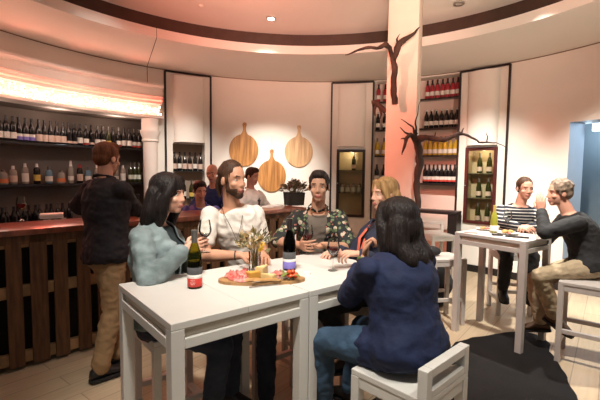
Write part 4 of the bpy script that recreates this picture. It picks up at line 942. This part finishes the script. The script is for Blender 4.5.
# standing man at the bar
f=V((.62,.78,0)).normalized(); 
person('man standing at the bar, back turned, in dark shirt and khaki trousers',(-1.475,3.03,.94),(-1.50,3.08,1.505),(.62,.78),(.55,.83),(-1.495,3.12,1.655),(.42,.9,-.14),s=1.0,
 arms={'R':((-1.40,3.53,1.17),(.35,-.7,-.9),(-.1,.95,-.1),(-.6,0,-.6),(-.5,.5,.3),.5),'L':((-1.70,3.51,1.185),(-1,-.15,-.25),(.75,.6,-.05),(0,0,-1),(0,1,0),.35)},
 legs={'R':((-1.475,2.88,.09),(.6,.8,.1),(.66,.75,0)),'L':((-1.47,3.13,.09),(.6,.8,.1),(.70,.71,0))},
 skin=ruddy,hair=ginger,hairspec='short',tops=[('shirt',cloth('near_black',(.010,.007,.010)),.020,-.12,.99,1.92,0,.008,.012,True)],bottom=('trousers',khaki,.012,.97,.012),shoes=(blkshoe,blksole),wid=1.07,seed=1)
# woman in the denim jacket
W=person('dark haired woman in a pale denim jacket leaning on the near table',(-.80,2.25,.742),(-.85,2.33,1.285),(.96,.0),(.92,-.10),(-.765,2.335,1.435),(.97,-.12,-.08),s=.95,fem=True,
 arms={'R':((-.615,2.12,1.155),(-.4,-.7,-1),(.75,.35,.25),(.0,.9,-.2),(.3,0,1),.9),'L':((-.62,2.37,1.15),(-.2,.6,-1),(.75,-.30,.15),(0,-.9,0),(0,0,1),.95)},
 legs={'R':((-.47,2.08,.26),(.9,-.2,.3),(.9,-.1,-.2)),'L':((-.40,2.30,.26),(.9,.1,.5),(.9,0,-.2))},
 skin=fair,hair=blackh,hairspec='long',hairlen=-.25,hairw=1.22,tops=[('dark_top',cloth('teal_black',(.014,.026,.030)),.006,-.05,.93,0,0,.003),('denim_jacket',cloth('pale_denim',(.21,.265,.272),noise_amt=.45,noise_scale=9),.020,-.06,.985,1.88,.075,.010,.01,True)],bottom=('jeans',jeans,.010,.95),shoes=(blkshoe,blksole),seed=2)
g=W[1]['GL']; 
wine_glass(V((g.x+.005,g.y-.005,g.z-.06)),'wine glass held up by the woman in the denim jacket',.12,s=.9)
# bearded man in the white tee
P2=person('bearded man with tied back hair in a white tee and a long pendant',(-.33,2.88,.80),(-.475,2.74,1.345),(-.15,-1),(.38,-.92),(-.455,2.70,1.515),(.80,-.58,-.06),s=1.0,
 arms={'R':((-.375,2.50,1.045),(-.9,-.1,-.6),(.95,.12,-.12),(.1,.3,-1),(.1,-1,.2),.35),'L':((-.24,2.55,1.045),(.15,.3,-1),(.2,-.95,-.05),(-.3,0,-1),(-1,0,0),.35)},
 legs={'R':((-.53,2.86,.09),(-.3,-1,.3),(-.25,-1,0)),'L':((-.205,2.53,.09),(.1,-1,.3),(.1,-1,0))},
 skin=tan,hair=brownh,hairspec='ponytail',bare='beard',tops=[('tee_shirt',cloth('white_tee',(.66,.60,.54),noise_amt=.08),.012,-.12,.955,.62,0,.009,.012)],bottom=('jeans',jeans,.011,.97),shoes=(blkshoe,whsole),wid=.87,seed=3)
root,J,HM,hd=P2
T=V((-.475,2.74,1.345)); fdir=V((.38,-.92,0)).normalized(); rdir=V((fdir.y,-fdir.x,0))
c=MB(); pts=[T+rdir*.062+V((0,0,.005))-fdir*.01,T+rdir*.065+fdir*.078-V((0,0,.05)),T+rdir*.03+fdir*.152-V((0,0,.14)),T+fdir*.165-V((0,0,.215)),T-rdir*.03+fdir*.152-V((0,0,.14)),T-rdir*.065+fdir*.078-V((0,0,.05)),T-rdir*.062+V((0,0,.005))-fdir*.01]
c.tube(pts,.0022,6); c.ell(pts[3]-V((0,0,.012))+fdir*.004,(.009,.009,.015)); c.build('pendant_cord',black,root)
c=MB(); c.tube([J['WR']-V((.03,0,0))+V((0,.028*math.cos(q),.028*math.sin(q))) for q in [2*PI*k/16 for k in range(17)]],.004,6); c.build('bracelet',bark,root)
# man in the floral shirt
floral=mat('floral_cloth',(.014,.016,.015),.8); nt=floral.node_tree; pb=nt.nodes['Principled BSDF']; tc=nt.nodes.new('ShaderNodeTexCoord')
prev=None
for sc_,c_,th in ((17,(.50,.40,.30),.27),(24,(.13,.17,.085),.30),(31,(.42,.14,.11),.17)):
    vn=nt.nodes.new('ShaderNodeTexVoronoi'); vn.inputs['Scale'].default_value=sc_; nt.links.new(tc.outputs['Object'],vn.inputs['Vector'])
    nn=nt.nodes.new('ShaderNodeTexNoise'); nn.inputs['Scale'].default_value=55; nt.links.new(tc.outputs['Object'],nn.inputs['Vector'])
    ad=nt.nodes.new('ShaderNodeMath'); ad.operation='MULTIPLY_ADD'; ad.inputs[1].default_value=.16; nt.links.new(nn.outputs[0],ad.inputs[0]); nt.links.new(vn.outputs['Distance'],ad.inputs[2])
    lt=nt.nodes.new('ShaderNodeMath'); lt.operation='LESS_THAN'; lt.inputs[1].default_value=th+.12; nt.links.new(ad.outputs[0],lt.inputs[0])
    x=nt.nodes.new('ShaderNodeMix'); x.data_type='RGBA'; nt.links.new(lt.outputs[0],x.inputs[0]); x.inputs[7].default_value=(*c_,1)
    if prev: nt.links.new(prev,x.inputs[6])
    else: x.inputs[6].default_value=(.014,.016,.015,1)
    prev=x.outputs[2]
nt.links.new(prev,pb.inputs['Base Color'])
P3=person('short haired man in a black floral shirt over a grey tee, seated',(.15,3.25,.80),(.14,3.14,1.285),(-.05,-1),(-.08,-1),(.145,3.09,1.462),(-.14,-.99,-.08),s=.97,
 arms={'R':((.005,2.83,1.055),(-1,.2,-.5),(.45,-.85,.05),(.7,.4,.15),(-.2,-.2,1),.55),'L':((.165,2.86,1.05),(1,.25,-.5),(-.60,-.8,-.03),(0,0,1),(.9,-.6,0),.30)},
 legs={'R':((.02,2.98,.34),(-.2,-1,.5),(-.1,-1,-.1)),'L':((.27,2.98,.34),(.2,-1,.5),(.1,-1,-.1))},
 skin=olive_s,hair=dkh,hairspec='short',tops=[('tee_shirt',cloth('taupe_tee',(.16,.125,.10)),.008,-.08,.94,.3,0,.004),('floral_shirt',floral,.020,-.10,.985,.92,.085,.010,.012,True)],bottom=('jeans',jeans,.011,.95),shoes=(blkshoe,whsole),wid=.88,seed=4)
g=P3[1]['GR']; wine_glass(V((g.x-.02,g.y+.02,1.0)),'glass of red wine cupped by the man in the floral shirt',.145,s=.95)
J=P3[1]; T=V((.14,3.14,1.285)); c=MB(); c.tube([T+V((.058*math.cos(q),-.02-.075*(.5-.5*math.sin(q)),.03-.055*(.5-.5*math.sin(q)))) for q in [2*PI*k/18 for k in range(19)]],.005,6); c.build('bead_necklace',mm('beads_amber',(.30,.10,.04),.4,noise_amt=.4,noise_scale=90),P3[0])
# blonde woman
P4=person('blonde woman in dark navy with a coral scarf, at the table end',(.57,2.74,.79),(.60,2.80,1.25),(-.95,.2),(-.90,-.30),(.585,2.785,1.425),(-.93,-.32,-.06),s=.95,fem=True,
 arms={'L':((.355,2.40,1.085),(.5,-.3,-1),(-.75,-.30,.10),(-.1,.2,-1),(-.3,.9,.1),.75),'R':((.27,2.70,1.04),(.3,.8,-.7),(-.8,-.5,0),(0,0,-1),(-.5,.8,0),.5)},
 legs={'R':((.35,2.80,.34),(-1,.2,.5),(-1,.1,-.1)),'L':((.36,2.58,.34),(-1,-.1,.5),(-1,0,-.1))},
 skin=fair,hair=blond,hairspec='bob',tops=[('inner_top',cloth('dark_top2',(.012,.012,.02)),.006,-.05,.94,0,0,.003),('navy_jacket',cloth('ink_navy',(.016,.020,.042)),.018,-.08,.985,1.85,.05,.009,.012,True)],bottom=('trousers',blackc,.010,.95),shoes=(blkshoe,blksole),seed=5)
T=V((.60,2.80,1.25)); fd=V((-.90,-.30,0)).normalized(); rd=V((fd.y,-fd.x,0)); c=MB()
for sg in (-1,1):
    rs=[]
    for q,w_ in (((T+rd*sg*.055+V((0,0,.01))),.014),(T+rd*sg*.06+fd*.09-V((0,0,.05)),.016),(T+rd*sg*.04+fd*.175-V((0,0,.13)),.018),(T+rd*sg*.02+fd*.195-V((0,0,.22)),.02),(T+rd*sg*.012+fd*.185-V((0,0,.30)),.022)):
        rs.append([q-rd*w_,q+fd*.005,q+rd*w_,q-fd*.004])
    c.rings(rs)
c.build('scarf',cloth('coral',(.62,.13,.075)),P4[0]); 
J=P4[1]; d=(J['EL']-J['WL']).normalized(); a=d.orthogonal().normalized(); bb=d.cross(a); c=MB(); c.tube([J['WL']+d*.015+(a*math.cos(q)+bb*math.sin(q))*.028 for q in [2*PI*k/16 for k in range(17)]],.004,6); c.build('bracelet',mm('gold',(.5,.33,.12),.35,metal=.8,noise_amt=.1),P4[0])
# woman in the navy shirt, back to the camera
P5=person('dark haired woman in a navy shirt seen from behind on the nearest stool',(.50,1.775,.80),(.455,1.86,1.215),(-.60,.80),(-.52,.85),(.455,1.905,1.335),(-.72,.68,-.06),s=.95,fem=True,wid=1.10,
 arms={'L':((.345,2.08,1.135),(-.5,-.1,-1),(.12,.12,1),(.5,-.2,0),(-.3,-.7,.3),1.15),'R':((.42,2.18,1.04),(.9,.0,-.8),(-.7,.7,0),(0,0,-1),(-.7,-.5,0),.5)},
 legs={'L':((.135,2.03,.33),(-.8,.5,.5),(-.6,.8,-.1)),'R':((.30,2.22,.33),(-.5,.8,.5),(-.5,.85,-.1))},
 skin=tan,hair=blackh,hairspec='long',hairlen=-.255,hairw=1.2,hairback=.135,tops=[('shirt',cloth('navy',(.006,.013,.050),noise_amt=.25),.018,-.19,.985,1.62,0,.0075,.012,True)],bottom=('jeans',jeans2,.010,.95),shoes=(blkshoe,blksole),seed=6)
J=P5[1]; d=(J['EL']-J['WL']).normalized(); a=d.orthogonal().normalized(); bb=d.cross(a); c=MB(); c.tube([J['WL']+d*.025+(a*math.cos(q)+bb*math.sin(q))*.030 for q in [2*PI*k/16 for k in range(17)]],.006,6); c.build('bracelet',mm('green_band',(.16,.22,.06),.5,noise_amt=.3),P5[0])
# striped man
stripe=mat('striped_cloth',(.03,.03,.04),.85); nt=stripe.node_tree; pb=nt.nodes['Principled BSDF']; tc=nt.nodes.new('ShaderNodeTexCoord'); sx=nt.nodes.new('ShaderNodeSeparateXYZ'); nt.links.new(tc.outputs['Object'],sx.inputs[0])
m1=nt.nodes.new('ShaderNodeMath'); m1.operation='MULTIPLY'; m1.inputs[1].default_value=30; nt.links.new(sx.outputs[2],m1.inputs[0]); m2=nt.nodes.new('ShaderNodeMath'); m2.operation='FRACT'; nt.links.new(m1.outputs[0],m2.inputs[0]); m3=nt.nodes.new('ShaderNodeMath'); m3.operation='GREATER_THAN'; m3.inputs[1].default_value=.74; nt.links.new(m2.outputs[0],m3.inputs[0])
x=nt.nodes.new('ShaderNodeMix'); x.data_type='RGBA'; x.inputs[6].default_value=(.012,.014,.022,1); x.inputs[7].default_value=(.50,.48,.45,1); nt.links.new(m3.outputs[0],x.inputs[0]); nt.links.new(x.outputs[2],pb.inputs['Base Color'])
P6=person('cropped haired man in a striped long sleeve top behind the far table',(2.43,4.52,.78),(2.42,4.38,1.245),(-.35,-.94),(-.30,-.95),(2.44,4.34,1.42),(-.05,-1,-.12),s=.97,
 arms={'R':((2.20,3.98,1.05),(-1,.1,-.5),(.5,-.8,0),(.4,.2,-.8),(.5,.5,.5),.6),'L':((2.30,4.0,1.05),(1,.1,-.6),(-.75,-.6,.1),(0,0,-1),(-.3,.8,.3),.5)},
 legs={'R':((2.20,4.24,.33),(-.35,-.94,.6),(-.3,-.95,-.1)),'L':((2.42,4.17,.33),(-.2,-.94,.6),(-.1,-.95,-.1))},
 skin=ruddy,hair=brownh,hairspec='buzz',tops=[('striped_top',stripe,.013,-.10,.97,1.92,0,.006,.01)],bottom=('jeans',blackc,.012,.95),shoes=(blkshoe,blksole),seed=7)
# man in the black sweater
P7=person('grey curly haired man in a black sweater and khakis, hand raised to his face',(2.53,3.47,.78),(2.41,3.57,1.235),(-.93,.30),(-.93,.32),(2.33,3.60,1.41),(-.98,.16,-.08),s=.98,back=.04,
 arms={'L':((2.165,3.57,1.255),(-.45,-.8,-.9),(-.05,.15,1),(.6,.5,-.2),(-.3,.8,.3),.35),'R':((2.10,3.68,.93),(.3,.5,-.7),(-.5,-.3,-.7),(.2,-.2,-1),(-.6,0,.5),.5)},
 legs={'L':((2.27,3.46,.33),(-.9,.0,.5),(.45,-.75,-.35)),'R':((2.27,3.66,.20),(-.9,.3,.5),(-.6,.3,-.1))},
 skin=ruddy,hair=greyh,hairspec='curly',tops=[('sweater',cloth('black_knit',(.012,.012,.013)),.020,-.075,.975,1.9,0,.006,.016)],bottom=('trousers',khaki2,.013,.93,.01),shoes=(brshoe,blksole),seed=8)
J=P7[1]; d=(J['EL']-J['WL']).normalized(); a=d.orthogonal().normalized(); bb=d.cross(a); c=MB(); c.tube([J['WL']+d*.02+(a*math.cos(q)+bb*math.sin(q))*.030 for q in [2*PI*k/16 for k in range(17)]],.006,6); c.ell(J['WL']+d*.02-V((.02,.022,0)),(.016,.010,.016)); c.build('watch',black,P7[0])
# staff and guests behind the bar
def stander(label,x,y,hz,fc,hf,skin,hair,hs,topm,seed,lean=(0,0),**kw):
    z=hz-.19; fcv=V((*fc,0)).normalized(); r=V((fcv.y,-fcv.x,0)); hip=V((x-lean[0],y-lean[1],min(.94,z-.50))); T=V((x,y,z))
    def q(sg): return T+r*sg*.16+fcv*.30-V((0,0,.34))
    return person(label,hip,T,fc,fc,(x+fcv.x*.04,y+fcv.y*.04,hz),(*hf,-.25),s=.98,
      arms={'R':(q(1),tuple(r*.8-fcv*.5+V((0,0,-.5))),tuple(fcv),(0,0,-1),tuple(-r),.5),'L':(q(-1),tuple(-r*.8-fcv*.5+V((0,0,-.5))),tuple(fcv),(0,0,-1),tuple(r),.5)},
      legs={'R':(hip+r*.1-V((0,0,hip.z-.09)),tuple(fcv+V((0,0,.2))),tuple(fcv)),'L':(hip-r*.1-V((0,0,hip.z-.09)),tuple(fcv+V((0,0,.2))),tuple(fcv))},
      skin=skin,hair=hair,hairspec=hs,tops=[('shirt',topm,.016,-.1,.985,1.9,0,.008,.01,True)],bottom=('trousers',blackc,.012,.97),shoes=(blkshoe,blksole),vox=.008,seed=seed,**kw)
stander('bald man in a blue shirt leaning forward behind the bar, beside the arched niche',-1.17,5.42,1.54,(-.35,-.93),(-.1,-1),fair,greyh,None,cloth('royal_blue',(.035,.06,.20)),9,lean=(.0,-.22))
stander('dark haired person in a violet blue top bent low behind the bar',-1.24,4.98,1.325,(.1,-1),(.5,-.86),fair,dkh,'short',cloth('violet_blue',(.10,.10,.34)),10,lean=(.05,-.30))
stander('person in a pale shirt behind the bar, half hidden by the bearded man',-.70,5.62,1.50,(.8,-.6),(.9,-.5),fair,brownh,'short',cloth('pale_shirt',(.80,.75,.70),noise_amt=.05),11)
# ------------------------------------------------------------------ light
def lamp(kind,name,loc,e,col,**kw):
    l=bpy.data.lights.new(name,kind); l.energy=e; l.color=col
    for k,v_ in kw.items(): setattr(l,k,v_)
    o=bpy.data.objects.new(name,l); COL.objects.link(o); o.location=loc; return o
def aim(o,t): o.rotation_euler=(V(t)-o.location).to_track_quat('-Z','Y').to_euler(); return o
WARM=(1,.945,.85)
def spot(name,loc,tgt,e,size=75,blend=.8,rad=.06,col=WARM): return aim(lamp('SPOT',name,loc,e,col,spot_size=math.radians(size),spot_blend=blend,shadow_soft_size=rad),tgt)
zc=ZS+.30
spot('spot_near_tables',(-.25,.75,zc),(-.05,2.1,1.0),306,58,.9,.12)
spot('spot_navy_shirt',(1.0,.9,zc),(.65,1.9,.9),138,60,1,.12)
spot('spot_bearded',(-.5,1.5,zc),(-.2,2.95,1.1),228,62,1,.1)
spot('spot_far_table',(1.5,2.6,zc),(2.2,3.8,.9),540,62,1,.06)
spot('spot_far_right',(2.3,4.3,zc),(2.6,3.7,.2),540,75,1,.05)
spot('spot_lit_downlight',(p1.x,p1.y-.03,zc),(p1.x+.05,p1.y+.1,1.0),180,60,1,.05)
spot('spot_boards',(-.45,5.0,zc),(-.5,7.4,1.25),600,44,1,.08)
spot('spot_oxblood',(1.5,4.3,zc),(2.95,6.4,1.0),560,46,1,.08)
spot('spot_right_wall',(2.1,3.5,zc),(3.7,4.9,1.0),600,50,1,.08)
spot('spot_bar_end',(-.05,3.9,zc),(-.3,4.95,.6),260,44,1,.06)
spot('spot_niche',(-1.2,4.5,zc),(-1.95,6.8,1.4),300,40,1,.08)
spot('spot_cornice',(-1.1,3.3,zc),(-2.95,5.4,2.45),84,34,1,.08)
spot('spot_bar_left',(-1.2,2.6,zc),(-2.2,3.3,.4),21,80,1,.1)
PINK=(1,.24,.16); HOT=(1,.50,.36)
for i,t in enumerate((-98,-84,-70,-57,-45)):
    lamp('POINT','cornice_glow',cyl(t,3.52,2.53),2,HOT,shadow_soft_size=.05)
    aim(lamp('SPOT','cornice_uplight',cyl(t,3.74,2.97),4,PINK,spot_size=math.radians(140),spot_blend=1,shadow_soft_size=.3),cyl(t,2.2,4.2))
aim(lamp('SPOT','red_wash',cyl(-66,3.45,2.75),140,PINK,spot_size=math.radians(60),spot_blend=1,shadow_soft_size=.15),(1.0,4.7,2.5))
aim(lamp('SPOT','added_pillar_tint',(-1.1,2.9,zc),330,PINK,spot_size=math.radians(38),spot_blend=.8,shadow_soft_size=.08),(1.25,4.8,2.0))  # added red spot without a fixture, tints the pillar salmon
for l,t,e,c,sz in (((-1.1,2.3,2.2),(-.85,4.45,3.95),210,PINK,64),((-1.7,.35,2.3),(-1.0,5.0,3.85),330,PINK,40),((.2,.05,2.35),(.3,5.0,3.75),760,(1,.64,.50),46),((1.7,.3,2.3),(2.1,4.8,3.7),420,(1,.72,.56),46)):
    aim(lamp('SPOT','added_ceiling_fill',l,e,c,spot_size=math.radians(sz),spot_blend=1,shadow_soft_size=.2),t)  # added unseen spots in mid-room, only to tint and brighten the ceiling
for t in (-90,-74,-60,-48): lamp('POINT','added_alcove_fill',cyl(t,3.92,2.30),3.5,(1,.74,.60),shadow_soft_size=.16)  # added unseen point lights that lift the dim bar back
lamp('POINT','corridor_lamp',cyl(70,4.9,2.3),40,(.68,.84,1),shadow_soft_size=.1)
lamp('POINT','corridor_lamp',cyl(60,4.75,2.2),12,(.68,.84,1),shadow_soft_size=.1)
for t,tg in ((-88,(-2.5,2.95,1.1)),(-66,(-1.75,3.75,1.1)),(-52,(-1.0,4.5,1.1))): aim(lamp('SPOT','bar_glow',cyl(t,3.62,2.62),90,(1,.14,.09),spot_size=math.radians(46),spot_blend=1,shadow_soft_size=.08),tg)
for tc_,z_ in ((12.3,1.93),(44.6,1.93)): lamp('POINT','cabinet_lamp',cyl(tc_,RW+.08,z_),1.6,(1,.80,.52),shadow_soft_size=.02)
wd=bpy.data.worlds.new('world'); S.world=wd; wd.use_nodes=True; wd.node_tree.nodes['Background'].inputs[0].default_value=(1,.90,.80,1); wd.node_tree.nodes['Background'].inputs[1].default_value=.16
S.view_settings.view_transform='Standard'; S.view_settings.look='None'; S.view_settings.gamma=1; S.view_settings.exposure=0.35; S.view_settings.use_curve_mapping=False
S.cycles.max_bounces=8; S.cycles.transparent_max_bounces=16; S.cycles.caustics_reflective=False; S.cycles.caustics_refractive=False; S.cycles.sample_clamp_indirect=6
